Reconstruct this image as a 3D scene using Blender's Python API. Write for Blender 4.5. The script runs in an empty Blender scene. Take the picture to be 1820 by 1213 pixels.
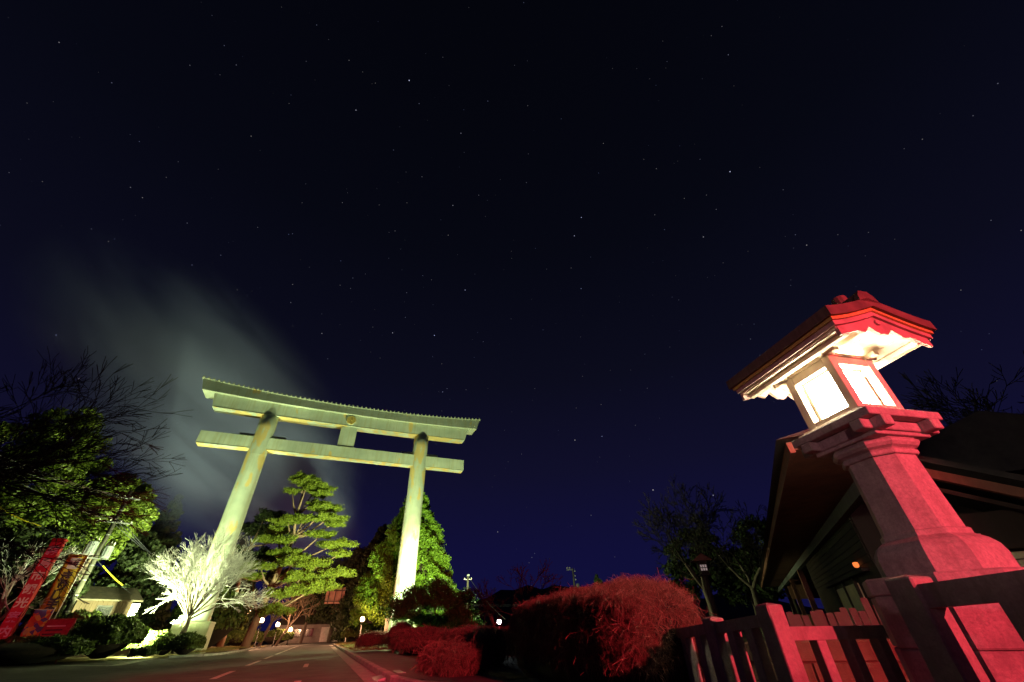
import bpy, math, random
import numpy as np
from mathutils import Vector, Matrix

# ------------------------------------------------------------------ camera, world, lights, exposure
sc = bpy.context.scene
COL = sc.collection
R_ = math.radians
rng = np.random.default_rng(7)
random.seed(7)

CAM_H, PITCH, ROLL, F_PX = 0.80, R_(36.4), R_(2.1), 696.0
cam_d = bpy.data.cameras.new('camera')
cam = bpy.data.objects.new('camera', cam_d)
COL.objects.link(cam)
cam_d.sensor_width = 36.0
cam_d.sensor_fit = 'HORIZONTAL'
cam_d.lens = F_PX * 36.0 / 1820.0
cam_d.clip_start, cam_d.clip_end = 0.05, 3000.0
_x0, _u0 = Vector((1, 0, 0)), Vector((0, -math.sin(PITCH), math.cos(PITCH)))
_fw = Vector((0, math.cos(PITCH), math.sin(PITCH)))
_r = _x0 * math.cos(ROLL) - _u0 * math.sin(ROLL)
_u = _x0 * math.sin(ROLL) + _u0 * math.cos(ROLL)
_m = Matrix((_r, _u, -_fw)).transposed().to_4x4()
_m.translation = Vector((0, 0, CAM_H))
cam.matrix_world = _m
sc.camera = cam

sc.view_settings.view_transform = 'Standard'
sc.view_settings.look = 'None'
sc.view_settings.gamma = 1.0
sc.view_settings.exposure = 0.0
sc.render.engine = 'CYCLES'
cy = sc.cycles
cy.max_bounces = 5
cy.diffuse_bounces = 3
cy.glossy_bounces = 2
cy.transmission_bounces = 2
cy.transparent_max_bounces = 4
cy.volume_bounces = 0
cy.sample_clamp_indirect = 8.0
cy.caustics_reflective = False
cy.caustics_refractive = False
cy.use_denoising = True
cy.volume_step_rate = 2.5
cy.volume_max_steps = 128

world = bpy.data.worlds.new('World')
sc.world = world
world.use_nodes = True
wn, wl = world.node_tree.nodes, world.node_tree.links
wn.clear()


def wnode(t, **k):
    n = wn.new(t)
    for a, b in k.items():
        setattr(n, a, b)
    return n


w_out = wnode('ShaderNodeOutputWorld')
w_bg = wnode('ShaderNodeBackground')
w_tc = wnode('ShaderNodeTexCoord')
w_sep = wnode('ShaderNodeSeparateXYZ')
w_ramp = wnode('ShaderNodeValToRGB')
wl.new(w_tc.outputs['Generated'], w_sep.inputs[0])
wl.new(w_sep.outputs['Z'], w_ramp.inputs[0])
e = w_ramp.color_ramp.elements
e[0].position, e[0].color = 0.0, (0.0050, 0.0050, 0.046, 1)
e[1].position, e[1].color = 1.0, (0.0011, 0.0014, 0.0034, 1)
for p_, c_ in ((0.14, (0.0052, 0.0048, 0.038, 1)), (0.30, (0.0050, 0.0047, 0.022, 1)), (0.5, (0.0034, 0.0036, 0.0115, 1)), (0.75, (0.0019, 0.0023, 0.0060, 1))):
    k_ = e.new(p_)
    k_.color = c_


def star_layer(scale, rad, cut, power, gain):
    vo = wnode('ShaderNodeTexVoronoi')
    vo.inputs['Scale'].default_value = scale
    wl.new(w_tc.outputs['Generated'], vo.inputs['Vector'])
    mr = wnode('ShaderNodeMapRange')
    mr.inputs['From Min'].default_value, mr.inputs['From Max'].default_value = rad, rad * 0.35
    wl.new(vo.outputs['Distance'], mr.inputs['Value'])
    sp = wnode('ShaderNodeSeparateColor')
    wl.new(vo.outputs['Color'], sp.inputs[0])
    m2 = wnode('ShaderNodeMapRange')
    m2.inputs['From Min'].default_value, m2.inputs['From Max'].default_value = cut, 1.0
    wl.new(sp.outputs[0], m2.inputs['Value'])
    pw = wnode('ShaderNodeMath', operation='POWER')
    wl.new(m2.outputs[0], pw.inputs[0])
    pw.inputs[1].default_value = power
    mu = wnode('ShaderNodeMath', operation='MULTIPLY')
    wl.new(mr.outputs[0], mu.inputs[0])
    wl.new(pw.outputs[0], mu.inputs[1])
    mx = wnode('ShaderNodeMix', data_type='RGBA')
    wl.new(sp.outputs[1], mx.inputs['Factor'])
    mx.inputs['A'].default_value = (0.35, 0.45, 1.0, 1)
    mx.inputs['B'].default_value = (1.0, 0.92, 0.86, 1)
    sc_ = wnode('ShaderNodeVectorMath', operation='SCALE')
    wl.new(mx.outputs['Result'], sc_.inputs[0])
    m3 = wnode('ShaderNodeMath', operation='MULTIPLY')
    wl.new(mu.outputs[0], m3.inputs[0])
    m3.inputs[1].default_value = gain
    wl.new(m3.outputs[0], sc_.inputs['Scale'])
    return sc_


s1 = star_layer(62.0, 0.072, 0.935, 2.4, 1.5)
s2 = star_layer(150.0, 0.13, 0.95, 1.6, 0.28)
ad1 = wnode('ShaderNodeVectorMath', operation='ADD')
wl.new(s1.outputs[0], ad1.inputs[0])
wl.new(s2.outputs[0], ad1.inputs[1])
ad2 = wnode('ShaderNodeVectorMath', operation='ADD')
wl.new(ad1.outputs[0], ad2.inputs[0])
wl.new(w_ramp.outputs[0], ad2.inputs[1])
wl.new(ad2.outputs[0], w_bg.inputs['Color'])
w_bg.inputs['Strength'].default_value = 1.0
wl.new(w_bg.outputs[0], w_out.inputs['Surface'])


def pol(az, d, z=0.0):
    """a point of the place by bearing from the camera's foot, horizontal distance, height"""
    return Vector((math.sin(R_(az)) * d, math.cos(R_(az)) * d, z))


def lamp(name, kind, loc, power, color, radius=0.1, target=None, cone=None, blend=0.5):
    l = bpy.data.lights.new(name, kind)
    l.energy, l.color = power, color
    if kind != 'SUN':
        l.shadow_soft_size = radius
    if kind == 'SPOT' and cone:
        l.spot_size, l.spot_blend = R_(cone), blend
    o = bpy.data.objects.new(name, l)
    COL.objects.link(o)
    o.location = loc
    if target is not None:
        o.rotation_euler = (Vector(target) - Vector(loc)).to_track_quat('-Z', 'Y').to_euler()
    return o


# floodlights that light the torii from behind shrubs, with added fills for the trees
FLOOD = (0.85, 1.0, 0.47)
FL_L, FL_R, FILL_T = pol(-38.3, 39.6, 0.55), pol(-10.6, 34.2, 0.55), pol(-38.4, 50.2, 0.75)
UP_L, UP_R = FL_L + Vector((0, 0, .55)), FL_R + Vector((0, 0, .35))
lamp('floodlight_and_fill_beam', 'SPOT', FL_L, 8500, FLOOD, 0.25, (-22.5, 37.0, 18.0), 104, 0.75)
lamp('floodlight_and_fill_beam', 'SPOT', FL_R, 9500, FLOOD, 0.25, (-12.5, 43.0, 15.0), 108, 0.8)
lamp('floodlight_and_fill_beam', 'SPOT', FL_R + Vector((.6, .3, .2)), 40000, FLOOD, 0.2, (-11.2, 51.0, 8.0), 48, 0.5)  # added beam that brightens the cypress
lamp('floodlight_and_fill_beam', 'SPOT', FL_R + Vector((-.6, .3, .2)), 58000, FLOOD, 0.2, (-25.0, 47.5, 11.0), 40, 0.5)  # added beam that brightens the big pine
lamp('floodlight_and_fill_beam', 'SPOT', FILL_T, 26000, FLOOD, 0.25, (-41.5, 37.0, 13.0), 100, 0.7)  # added fill at an invented spot, brightens the left trees
lamp('floodlight_wide', 'SPOT', UP_L, 17500, FLOOD, 0.25, UP_L + Vector((-.1, .1, 1)), 160, 0.2)
lamp('floodlight_wide', 'SPOT', UP_R, 6500, FLOOD, 0.25, UP_R + Vector((0, .2, 1)), 160, 0.2)
lamp('floodlight_spill', 'SPOT', FL_L + Vector((0, 0, .70)), 5000, FLOOD, 0.2, pol(-37.8, 41.2, .45), 110, 0.4)
lamp('floodlight_spill', 'POINT', FL_R + Vector((0, 0, .6)), 5500, FLOOD, 0.25)
# hooded red stop signals supposed at the junction behind the camera, then added fills
lamp('red_signal_and_fill', 'SPOT', (11.8, -19.9, 4.6), 54000, (1.0, 0.055, 0.085), 0.16, (2.2, 5.0, 1.7), 25, 0.45)
lamp('red_signal_and_fill', 'SPOT', (-1.0, -7.0, 8.5), 25000, (1.0, 0.06, 0.085), 0.16, (-6.5, 12.5, 0.0), 27, 0.7)
lamp('red_signal_and_fill', 'SPOT', (-22.0, -14.0, 4.0), 15000, (1.0, 0.06, 0.10), 0.16, (-29.4, 27.6, 3.2), 10, 0.5)  # added red fill aimed at the sign pillar, not a real signal
lamp('pink_fill', 'SPOT', (-3.0, -12.0, 3.0), 1700, (1.0, 0.42, 0.45), 0.16, (3.4, 3.6, 2.15), 12, 0.6)  # added pink fill for the lantern's left faces, not a real signal

# ------------------------------------------------------------------ helpers: meshes
def setp(o, label=None, cat=None, group=None, kind=None):
    if label: o['label'] = label
    if cat: o['category'] = cat
    if group: o['group'] = group
    if kind: o['kind'] = kind
    return o


def empty(name, loc=(0, 0, 0), rz=0.0, label=None, cat=None, group=None):
    o = bpy.data.objects.new(name, None)
    COL.objects.link(o)
    o.location = loc
    o.rotation_euler = (0, 0, rz)
    return setp(o, label, cat, group)


def link_mesh(name, me, mat, parent=None, smooth=False):
    o = bpy.data.objects.new(name, me)
    COL.objects.link(o)
    if mat is not None:
        if not me.materials:
            me.materials.append(mat)
    if parent is not None:
        o.parent = parent
    if smooth:
        me.polygons.foreach_set('use_smooth', np.ones(len(me.polygons), bool))
    return o


def np_mesh(name, V, F, mat, parent=None, smooth=False):
    """V (n,3), F (m,k) all polygons with k corners"""
    V = np.asarray(V, np.float32)
    F = np.asarray(F, np.int32)
    k = F.shape[1]
    me = bpy.data.meshes.new(name)
    me.vertices.add(len(V))
    me.vertices.foreach_set('co', V.ravel())
    me.loops.add(F.size)
    me.loops.foreach_set('vertex_index', F.ravel())
    me.polygons.add(len(F))
    me.polygons.foreach_set('loop_start', np.arange(0, F.size, k, dtype=np.int32))
    me.polygons.foreach_set('loop_total', np.full(len(F), k, np.int32))
    me.update(calc_edges=True)
    return link_mesh(name, me, mat, parent, smooth)


class MB:
    def __init__(s):
        s.v, s.f = [], []

    def add(s, vs, fs):
        b = len(s.v)
        s.v += [tuple(p) for p in vs]
        s.f += [tuple(i + b for i in f) for f in fs]
        return s

    def box(s, c, d, rz=0.0, taper=1.0, bev=0.0):
        cx, cy_, cz = c
        hx, hy, hz = d[0] / 2, d[1] / 2, d[2] / 2
        ca, sa = math.cos(rz), math.sin(rz)
        if bev > 0:
            b = min(bev, hx * .45, hy * .45, hz * .45)
            rings = [(-hz, b), (-hz + b, 0), (hz - b, 0), (hz, b)]
            vs, fs = [], []
            for z, i in rings:
                x, y = hx - i, hy - i
                q = b if i == 0 else 0
                for px, py in ((-x + q, -y), (x - q, -y), (x, -y + q), (x, y - q), (x - q, y), (-x + q, y), (-x, y - q), (-x, -y + q)):
                    vs.append((cx + px * ca - py * sa, cy_ + px * sa + py * ca, cz + z))
            for r in range(3):
                for k in range(8):
                    fs.append((r * 8 + k, r * 8 + (k + 1) % 8, r * 8 + 8 + (k + 1) % 8, r * 8 + 8 + k))
            fs.append(tuple(range(7, -1, -1)))
            fs.append(tuple(range(24, 32)))
            return s.add(vs, fs)
        vs = []
        for z, t in ((-hz, 1.0), (hz, taper)):
            for px, py in ((-hx, -hy), (hx, -hy), (hx, hy), (-hx, hy)):
                px, py = px * t, py * t
                vs.append((cx + px * ca - py * sa, cy_ + px * sa + py * ca, cz + z))
        return s.add(vs, [(3, 2, 1, 0), (4, 5, 6, 7), (0, 1, 5, 4), (1, 2, 6, 5), (2, 3, 7, 6), (3, 0, 4, 7)])

    def tube(s, pts, rad, n=8, cap=True):
        pts = [Vector(p) for p in pts]
        if not isinstance(rad, (list, tuple)):
            rad = [rad] * len(pts)
        vs, fs = [], []
        for i, p in enumerate(pts):
            t = (pts[min(i + 1, len(pts) - 1)] - pts[max(i - 1, 0)]).normalized()
            a = t.orthogonal().normalized() if abs(t.z) < .9 else Vector((1, 0, 0)).cross(t).normalized()
            if abs(t.z) < .9:
                a = Vector((0, 0, 1)).cross(t).normalized()
            b = t.cross(a)
            for k in range(n):
                an = 2 * math.pi * k / n
                vs.append(p + (a * math.cos(an) + b * math.sin(an)) * rad[i])
        for i in range(len(pts) - 1):
            for k in range(n):
                fs.append((i * n + k, i * n + (k + 1) % n, (i + 1) * n + (k + 1) % n, (i + 1) * n + k))
        if cap:
            fs.append(tuple(range(n - 1, -1, -1)))
            m = (len(pts) - 1) * n
            fs.append(tuple(range(m, m + n)))
        return s.add(vs, fs)

    def lathe(s, prof, n=24, c=(0, 0, 0), cap=True):
        vs, fs = [], []
        for r, z in prof:
            for k in range(n):
                a = 2 * math.pi * k / n
                vs.append((c[0] + r * math.cos(a), c[1] + r * math.sin(a), c[2] + z))
        for i in range(len(prof) - 1):
            for k in range(n):
                fs.append((i * n + k, i * n + (k + 1) % n, (i + 1) * n + (k + 1) % n, (i + 1) * n + k))
        if cap:
            fs.append(tuple(range(n - 1, -1, -1)))
            m = (len(prof) - 1) * n
            fs.append(tuple(range(m, m + n)))
        return s.add(vs, fs)

    def oct(s, prof, ch=0.30):
        """octagonal (chamfered square) stack of rings: prof = [(half width, z)]"""
        vs, fs = [], []
        for h, z in prof:
            q = h * (1 - 2 * ch * .82)
            for px, py in ((-q, -h), (q, -h), (h, -q), (h, q), (q, h), (-q, h), (-h, q), (-h, -q)):
                vs.append((px, py, z))
        for i in range(len(prof) - 1):
            for k in range(8):
                fs.append((i * 8 + k, i * 8 + (k + 1) % 8, i * 8 + 8 + (k + 1) % 8, i * 8 + 8 + k))
        fs.append(tuple(range(7, -1, -1)))
        m = (len(prof) - 1) * 8
        fs.append(tuple(range(m, m + 8)))
        return s.add(vs, fs)

    def prism(s, poly, y0, y1, axis='y'):
        """extrude a polygon given in (x, z) along y"""
        n = len(poly)
        if axis == 'y':
            vs = [(x, y0, z) for x, z in poly] + [(x, y1, z) for x, z in poly]
        else:
            vs = [(y0, x, z) for x, z in poly] + [(y1, x, z) for x, z in poly]
        fs = [(k, (k + 1) % n, n + (k + 1) % n, n + k) for k in range(n)]
        fs += [tuple(range(n - 1, -1, -1)), tuple(range(n, 2 * n))]
        return s.add(vs, fs)

    def build(s, name, mat, parent=None, smooth=False):
        me = bpy.data.meshes.new(name)
        me.from_pydata(s.v, [], s.f)
        import bmesh
        bm = bmesh.new()
        bm.from_mesh(me)
        bmesh.ops.recalc_face_normals(bm, faces=bm.faces)
        bm.to_mesh(me)
        bm.free()
        return link_mesh(name, me, mat, parent, smooth)


def shared(name, me, parent, loc=(0, 0, 0), rot=(0, 0, 0), scale=(1, 1, 1)):
    o = bpy.data.objects.new(name, me)
    COL.objects.link(o)
    o.parent = parent
    o.location, o.rotation_euler, o.scale = loc, rot, scale
    return o


def copy_tree(o, parent=None):
    c = o.copy()
    COL.objects.link(c)
    if parent is not None:
        c.parent = parent
    for ch in o.children:
        copy_tree(ch, c)
    return c


def sticks(P0, P1, R0, R1, n=3):
    """many thin tapered prisms at once -> V, F(quads)"""
    P0, P1 = np.asarray(P0, float), np.asarray(P1, float)
    R0, R1 = np.asarray(R0, float), np.asarray(R1, float)
    t = P1 - P0
    t /= np.linalg.norm(t, axis=1, keepdims=True) + 1e-9
    h = np.where(np.abs(t[:, 2:3]) < .9, np.array([[0, 0, 1.]]), np.array([[1., 0, 0]]))
    a = np.cross(h, t)
    a /= np.linalg.norm(a, axis=1, keepdims=True) + 1e-9
    b = np.cross(t, a)
    N = len(P0)
    V = np.empty((N, 2 * n, 3))
    for k in range(n):
        an = 2 * math.pi * k / n
        o = a * math.cos(an) + b * math.sin(an)
        V[:, k] = P0 + o * R0[:, None]
        V[:, n + k] = P1 + o * R1[:, None]
    base = (np.arange(N) * 2 * n)[:, None, None]
    q = np.array([[k, (k + 1) % n, n + (k + 1) % n, n + k] for k in range(n)])[None]
    return V.reshape(-1, 3), (base + q).reshape(-1, 4)


def unit(v):
    return v / (np.linalg.norm(v, axis=1, keepdims=True) + 1e-9)


def leaves(C, size, normal=None, flat=0.5, aspect=1.6, up=0.0):
    """one leaf-shaped quad (rhombus) at every centre; normal: preferred facing"""
    C = np.asarray(C, float)
    N = len(C)
    r = unit(rng.normal(size=(N, 3)))
    if normal is not None:
        r = unit(r * (1 - flat) + normal * flat)
    a = unit(np.cross(r, unit(rng.normal(size=(N, 3)))))
    b = np.cross(r, a)
    s = size * rng.uniform(.6, 1.35, (N, 1))
    V = np.empty((N, 4, 3))
    V[:, 0] = C - a * s * aspect * .5
    V[:, 1] = C + b * s * .5
    V[:, 2] = C + a * s * aspect * .5 + r * s * .12
    V[:, 3] = C - b * s * .5
    F = np.arange(N * 4).reshape(N, 4)
    return V.reshape(-1, 3), F


def join(parts):
    Vs, Fs, b = [], [], 0
    for V, F in parts:
        Vs.append(V)
        Fs.append(F + b)
        b += len(V)
    return np.concatenate(Vs), np.concatenate(Fs)


def puffs(centers, radius, per, size, squash=(1, 1, 1), outward=None, flat=.55):
    """clumps of leaves: shells of leaves round every centre"""
    centers = np.asarray(centers, float)
    n = len(centers)
    rad = np.asarray(radius if np.ndim(radius) else np.full(n, radius))
    d = unit(rng.normal(size=(n * per, 3)))
    rr = rng.uniform(.55, 1.05, (n * per, 1)) * np.repeat(rad, per)[:, None]
    C = np.repeat(centers, per, 0) + d * rr * np.array(squash)
    return leaves(C, size, d, flat)


def branch(p, d, length, r, level, segs, spread=.6, ratio=.68, kids=3, wob=.18, up=.08, minr=.004, rrat=.62, tip=.35):
    """recursive bare branching; segs collects (p0, p1, r0, r1, level)"""
    n = 3 if level > 0 else 2
    d = d.normalized()
    for i in range(n):
        nd = (d + Vector((random.gauss(0, wob), random.gauss(0, wob), random.gauss(0, wob) + up))).normalized()
        q = p + nd * length / n
        r2 = max(minr, r * (1 - (1 - rrat) / n * (1 if level else 1.3)))
        segs.append((p, q, r, r2, level))
        p, d, r = q, nd, r2
        if level > 0 and i < n - 1 and random.random() < .75:
            side = (d + Vector((random.gauss(0, 1), random.gauss(0, 1), random.gauss(0, .7))).normalized() * spread * 1.3).normalized()
            branch(p, side, length * ratio * random.uniform(.6, .95), max(minr, r * rrat), level - 1, segs, spread, ratio, kids, wob, up, minr, rrat, tip)
    if level > 0:
        for k in range(kids):
            side = (d + Vector((random.gauss(0, 1), random.gauss(0, 1), random.gauss(0, .8))).normalized() * spread).normalized()
            branch(p, side, length * ratio * random.uniform(.75, 1.1), max(minr, r * rrat), level - 1, segs, spread, ratio, kids, wob, up, minr, rrat, tip)


def segs_mesh(segs, n=3):
    return sticks([s[0] for s in segs], [s[1] for s in segs], [s[2] for s in segs], [s[3] for s in segs], n)


# ------------------------------------------------------------------ helpers: materials
class NT:
    def __init__(s, name):
        s.m = bpy.data.materials.new(name)
        s.m.use_nodes = True
        s.t = s.m.node_tree
        s.p = s.t.nodes['Principled BSDF']
        s.p.inputs['Specular IOR Level'].default_value = .3

    def n(s, t, **k):
        q = s.t.nodes.new(t)
        for a, b in k.items():
            if a.startswith('i_'):
                q.inputs[a[2:].replace('_', ' ')].default_value = b
            else:
                setattr(q, a, b)
        return q

    def l(s, a, b):
        s.t.links.new(a, b)

    def coords(s, scale=(1, 1, 1), kind='Object'):
        tc = s.n('ShaderNodeTexCoord')
        mp = s.n('ShaderNodeMapping')
        mp.inputs['Scale'].default_value = scale
        s.l(tc.outputs[kind], mp.inputs[0])
        return mp.outputs[0]

    def noise(s, vec, scale, detail=4, rough=.6):
        q = s.n('ShaderNodeTexNoise')
        q.inputs['Scale'].default_value, q.inputs['Detail'].default_value, q.inputs['Roughness'].default_value = scale, detail, rough
        if vec is not None:
            s.l(vec, q.inputs['Vector'])
        return q.outputs['Fac']

    def ramp(s, fac, stops):
        q = s.n('ShaderNodeValToRGB')
        el = q.color_ramp.elements
        el[0].position, el[0].color = stops[0][0], (*stops[0][1], 1)
        el[1].position, el[1].color = stops[-1][0], (*stops[-1][1], 1)
        for p, c in stops[1:-1]:
            z = el.new(p)
            z.color = (*c, 1)
        s.l(fac, q.inputs[0])
        return q.outputs[0]

    def mix(s, fac, a, b, blend='MIX'):
        q = s.n('ShaderNodeMix', data_type='RGBA', blend_type=blend)
        if hasattr(fac, 'name'):
            s.l(fac, q.inputs['Factor'])
        else:
            q.inputs['Factor'].default_value = fac
        for k, v in (('A', a), ('B', b)):
            if hasattr(v, 'name'):
                s.l(v, q.inputs[k])
            else:
                q.inputs[k].default_value = (*v, 1)
        return q.outputs['Result']

    def bump(s, h, strength=.3, dist=.02):
        q = s.n('ShaderNodeBump')
        q.inputs['Strength'].default_value, q.inputs['Distance'].default_value = strength, dist
        s.l(h, q.inputs['Height'])
        s.l(q.outputs[0], s.p.inputs['Normal'])

    def base(s, c):
        if hasattr(c, 'name'):
            s.l(c, s.p.inputs['Base Color'])
        else:
            s.p.inputs['Base Color'].default_value = (*c, 1)

    def rough(s, v):
        s.p.inputs['Roughness'].default_value = v
        return s


def simple(name, c1, c2=None, scale=6.0, rough=.75, bump=.0, stretch=(1, 1, 1), bdist=.01, metal=0.0, lo=.35, hi=.65, kind='Object', spec=.3):
    t = NT(name)
    c2 = c2 or tuple(v * .7 for v in c1)
    co = t.coords(stretch, kind)
    f = t.noise(co, scale, 6, .65)
    t.base(t.ramp(f, [(lo, c2), (hi, c1)]))
    t.rough(rough)
    t.p.inputs['Metallic'].default_value = metal
    t.p.inputs['Specular IOR Level'].default_value = spec
    if bump:
        t.bump(t.noise(co, scale * 5, 5, .7), bump, bdist)
    return t.m


def leafy(name, c1, c2, rough=.6, trans=.25):
    t = NT(name)
    g = t.n('ShaderNodeNewGeometry')
    col = t.ramp(g.outputs['Random Per Island'], [(0.0, c2), (.6, c1), (1.0, tuple(min(1, v * 1.25) for v in c1))])
    t.base(col)
    t.rough(rough)
    if trans:
        tr = t.n('ShaderNodeBsdfTranslucent')
        t.l(col, tr.inputs['Color'])
        mx = t.n('ShaderNodeMixShader')
        mx.inputs[0].default_value = trans
        out = t.t.nodes['Material Output']
        t.l(t.p.outputs[0], mx.inputs[1])
        t.l(tr.outputs[0], mx.inputs[2])
        t.l(mx.outputs[0], out.inputs['Surface'])
    return t.m


def glow(name, color, strength):
    t = NT(name)
    t.base(tuple(min(.8, c) for c in color))
    t.p.inputs['Emission Color'].default_value = (*color, 1)
    t.p.inputs['Emission Strength'].default_value = strength
    return t.m


def stone(name, c, speck=.4, rough=.8, stain=.6):
    t = NT(name)
    co = t.coords()
    fine = t.noise(co, 42, 5, .8)
    big = t.noise(co, 3.4, 8, .72)
    st = t.noise(t.coords((5, 5, .7)), 1.6, 5, .6)
    a = t.ramp(fine, [(.3, tuple(v * (1 - speck) for v in c)), (.7, tuple(min(1, v * (1 + speck * .5)) for v in c))])
    b = t.mix(t.ramp(big, [(.36, (0, 0, 0)), (.56, (1, 1, 1))]), tuple(v * .6 for v in c), a)
    d = t.mix(t.ramp(st, [(.5, (0, 0, 0)), (.72, (stain, stain, stain))]), b, (c[0] * .42, c[1] * .43, c[2] * .36))
    t.base(d)
    t.rough(rough)
    t.bump(t.noise(co, 38, 8, .75), .6, .010)
    return t.m


M = {}
M['stone'] = stone('lantern_stone', (.46, .43, .41))
M['fstone'] = stone('fence_stone', (.36, .35, .32), .3, .85, .75)
M['block'] = stone('wall_block_stone', (.15, .095, .065), .25, .85, .6)
M['copper'] = simple('aged_copper_roof', (.16, .105, .085), (.085, .06, .05), 5, .55, .3, (1, 6, 1), .004)
M['wood_white'] = simple('pale_lantern_wood', (.74, .66, .53), (.62, .53, .41), 5, .6, .15, (1, 1, .15), .002)
M['wood_lan'] = simple('red_light_tinted_wood', (.52, .36, .32), (.34, .24, .21), 6, .6, .25, (1, 8, 1), .003)  # red of the lamp light put into the colour of grey wood
M['gold'] = simple('brass_strip', (.78, .60, .18), (.52, .38, .10), 30, .45, .25, (1, 1, 1), .002, .2)
M['pane'] = glow('lit_paper_pane', (1.0, .84, .60), 120.0)
M['asphalt'] = simple('asphalt', (.115, .108, .105), (.06, .057, .056), 1.4, .85, .5, (1, 1, 1), .006)
M['paint'] = simple('road_paint', (.62, .60, .55), (.25, .24, .22), 9, .7, .2, lo=.32, hi=.5)
M['kerb'] = simple('kerb_concrete', (.34, .33, .31), (.2, .2, .19), 4, .85, .4)
M['paving'] = simple('pavement_asphalt', (.15, .125, .115), (.09, .08, .075), 3, .88, .5)
M['earth'] = simple('dark_earth', (.075, .06, .035), (.04, .035, .02), .7, .95, .6, (1, 1, 1), .03)
M['grass'] = leafy('dry_winter_grass', (.20, .16, .05), (.10, .09, .03), .8, .1)
M['verge'] = simple('winter_turf', (.17, .13, .05), (.09, .075, .03), 2.2, .95, .7, (1, 1, 1), .03)
M['bark'] = simple('grey_bark', (.19, .15, .115), (.09, .07, .055), 5, .9, .6, (1, 1, .25), .02)
M['bark_pine'] = simple('pine_bark', (.30, .20, .13), (.15, .10, .07), 3, .9, .7, (1, 1, .3), .03)
M['twig_pale'] = simple('pale_twigs', (.62, .60, .58), (.46, .45, .43), 2, .85)
M['twig_dark'] = simple('dark_twigs', (.026, .018, .016), (.015, .011, .010), 2, .95)
M['twig_hedge'] = leafy('hedge_twigs', (.22, .12, .09), (.06, .032, .026), .8, 0)
M['twig_warm'] = simple('roadside_twigs', (.26, .18, .12), (.15, .10, .07), 2, .85)
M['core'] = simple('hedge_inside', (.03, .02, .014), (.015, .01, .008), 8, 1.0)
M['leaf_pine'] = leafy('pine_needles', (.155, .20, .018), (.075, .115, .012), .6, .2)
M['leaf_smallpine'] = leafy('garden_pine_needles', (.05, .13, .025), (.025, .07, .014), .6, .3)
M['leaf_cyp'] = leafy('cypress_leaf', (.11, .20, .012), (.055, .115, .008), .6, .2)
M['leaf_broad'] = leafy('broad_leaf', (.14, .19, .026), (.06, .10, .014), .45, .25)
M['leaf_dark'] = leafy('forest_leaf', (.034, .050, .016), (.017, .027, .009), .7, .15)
M['leaf_shrub'] = leafy('shrub_leaf', (.10, .14, .03), (.05, .075, .02), .5, .2)
M['steel'] = simple('galvanised_steel', (.42, .43, .43), (.30, .31, .31), 12, .45, .1, metal=.6)
M['darkmetal'] = simple('dark_metal', (.07, .065, .06), (.045, .04, .04), 8, .5, metal=.4)
M['conc'] = simple('pole_concrete', (.13, .125, .10), (.085, .08, .065), 3, .8, .3, (1, 1, .3))
M['tank'] = simple('transformer_paint', (.26, .28, .30), (.18, .20, .21), 6, .5, .1)
M['cable'] = simple('cable', (.05, .055, .07), (.03, .03, .04), 5, .4, spec=.6)
M['yellow'] = simple('yellow_cable_guard', (.75, .62, .03), (.55, .45, .02), 8, .5)
M['darkwood'] = simple('dark_stained_wood', (.04, .028, .022), (.024, .017, .014), 3, .7, .3, (1, 1, .2), .004)
M['redwood'] = simple('red_brown_wood', (.26, .11, .075), (.16, .07, .05), 3, .7, .3, (1, 1, .2), .004)
M['roofdark'] = simple('dark_roof_tiles', (.055, .05, .048), (.03, .028, .028), 4, .7, .4)
M['beamgrey'] = simple('weathered_beam', (.13, .14, .14), (.09, .095, .095), 4, .8, .3, (1, 1, .2))
M['cream'] = simple('cream_panel', (.72, .64, .42), (.60, .52, .33), 3, .7)
M['picket'] = simple('picket_wood', (.085, .07, .06), (.05, .04, .035), 6, .8, .3, (1, 1, .2))
M['signred'] = simple('red_sign_paint', (.62, .018, .035), (.45, .012, .025), 2, .45)
M['signlet'] = simple('white_lettering', (.82, .70, .70), (.75, .6, .6), 4, .5)
M['banner'] = simple('yellow_banner_cloth', (.42, .29, .03), (.30, .20, .02), 2, .8)
M['ink'] = simple('dark_ink', (.045, .025, .05), (.03, .015, .03), 4, .7)
M['bannerwhite'] = simple('banner_print_white', (.62, .55, .62), (.45, .4, .46), 8, .8)
M['boardred'] = simple('faded_red_board', (.42, .05, .075), (.28, .03, .05), 5, .7)
M['hutwall'] = simple('hut_boards', (.11, .075, .045), (.08, .052, .032), 3, .8, .2, (1, 1, .2))
M['hutroof'] = simple('hut_roof', (.16, .13, .09), (.09, .08, .06), 3, .8)
M['white'] = simple('white_paint', (.75, .73, .70), (.58, .56, .54), 4, .6)
M['housewall'] = simple('dim_house_plaster', (.30, .27, .25), (.20, .18, .17), 1.5, .8, .1)
M['signback'] = simple('sign_back_sheet', (.46, .27, .20), (.36, .20, .15), 3, .6)
M['glass'] = simple('dark_window_glass', (.02, .022, .025), (.01, .012, .014), 3, .12, spec=.7)
M['panelgreen'] = simple('pale_base_panel', (.42, .44, .30), (.32, .34, .22), 2.5, .7, .2)
M['lampglobe'] = glow('warm_lamp_globe', (1.0, .60, .36), 7.0)
M['lampled'] = glow('cold_floodlight_lens', (.80, .93, 1.0), 300.0)
M['lampamber'] = glow('small_amber_lamp', (1.0, .22, .05), 1.2)
M['dimpane'] = glow('added_glow_pane', (.75, .62, .60), .22)  # faint glow put into the panes of the small unlit lantern
M['lens'] = glow('floodlight_lens', (.9, 1.0, .8), 3.0)


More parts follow.
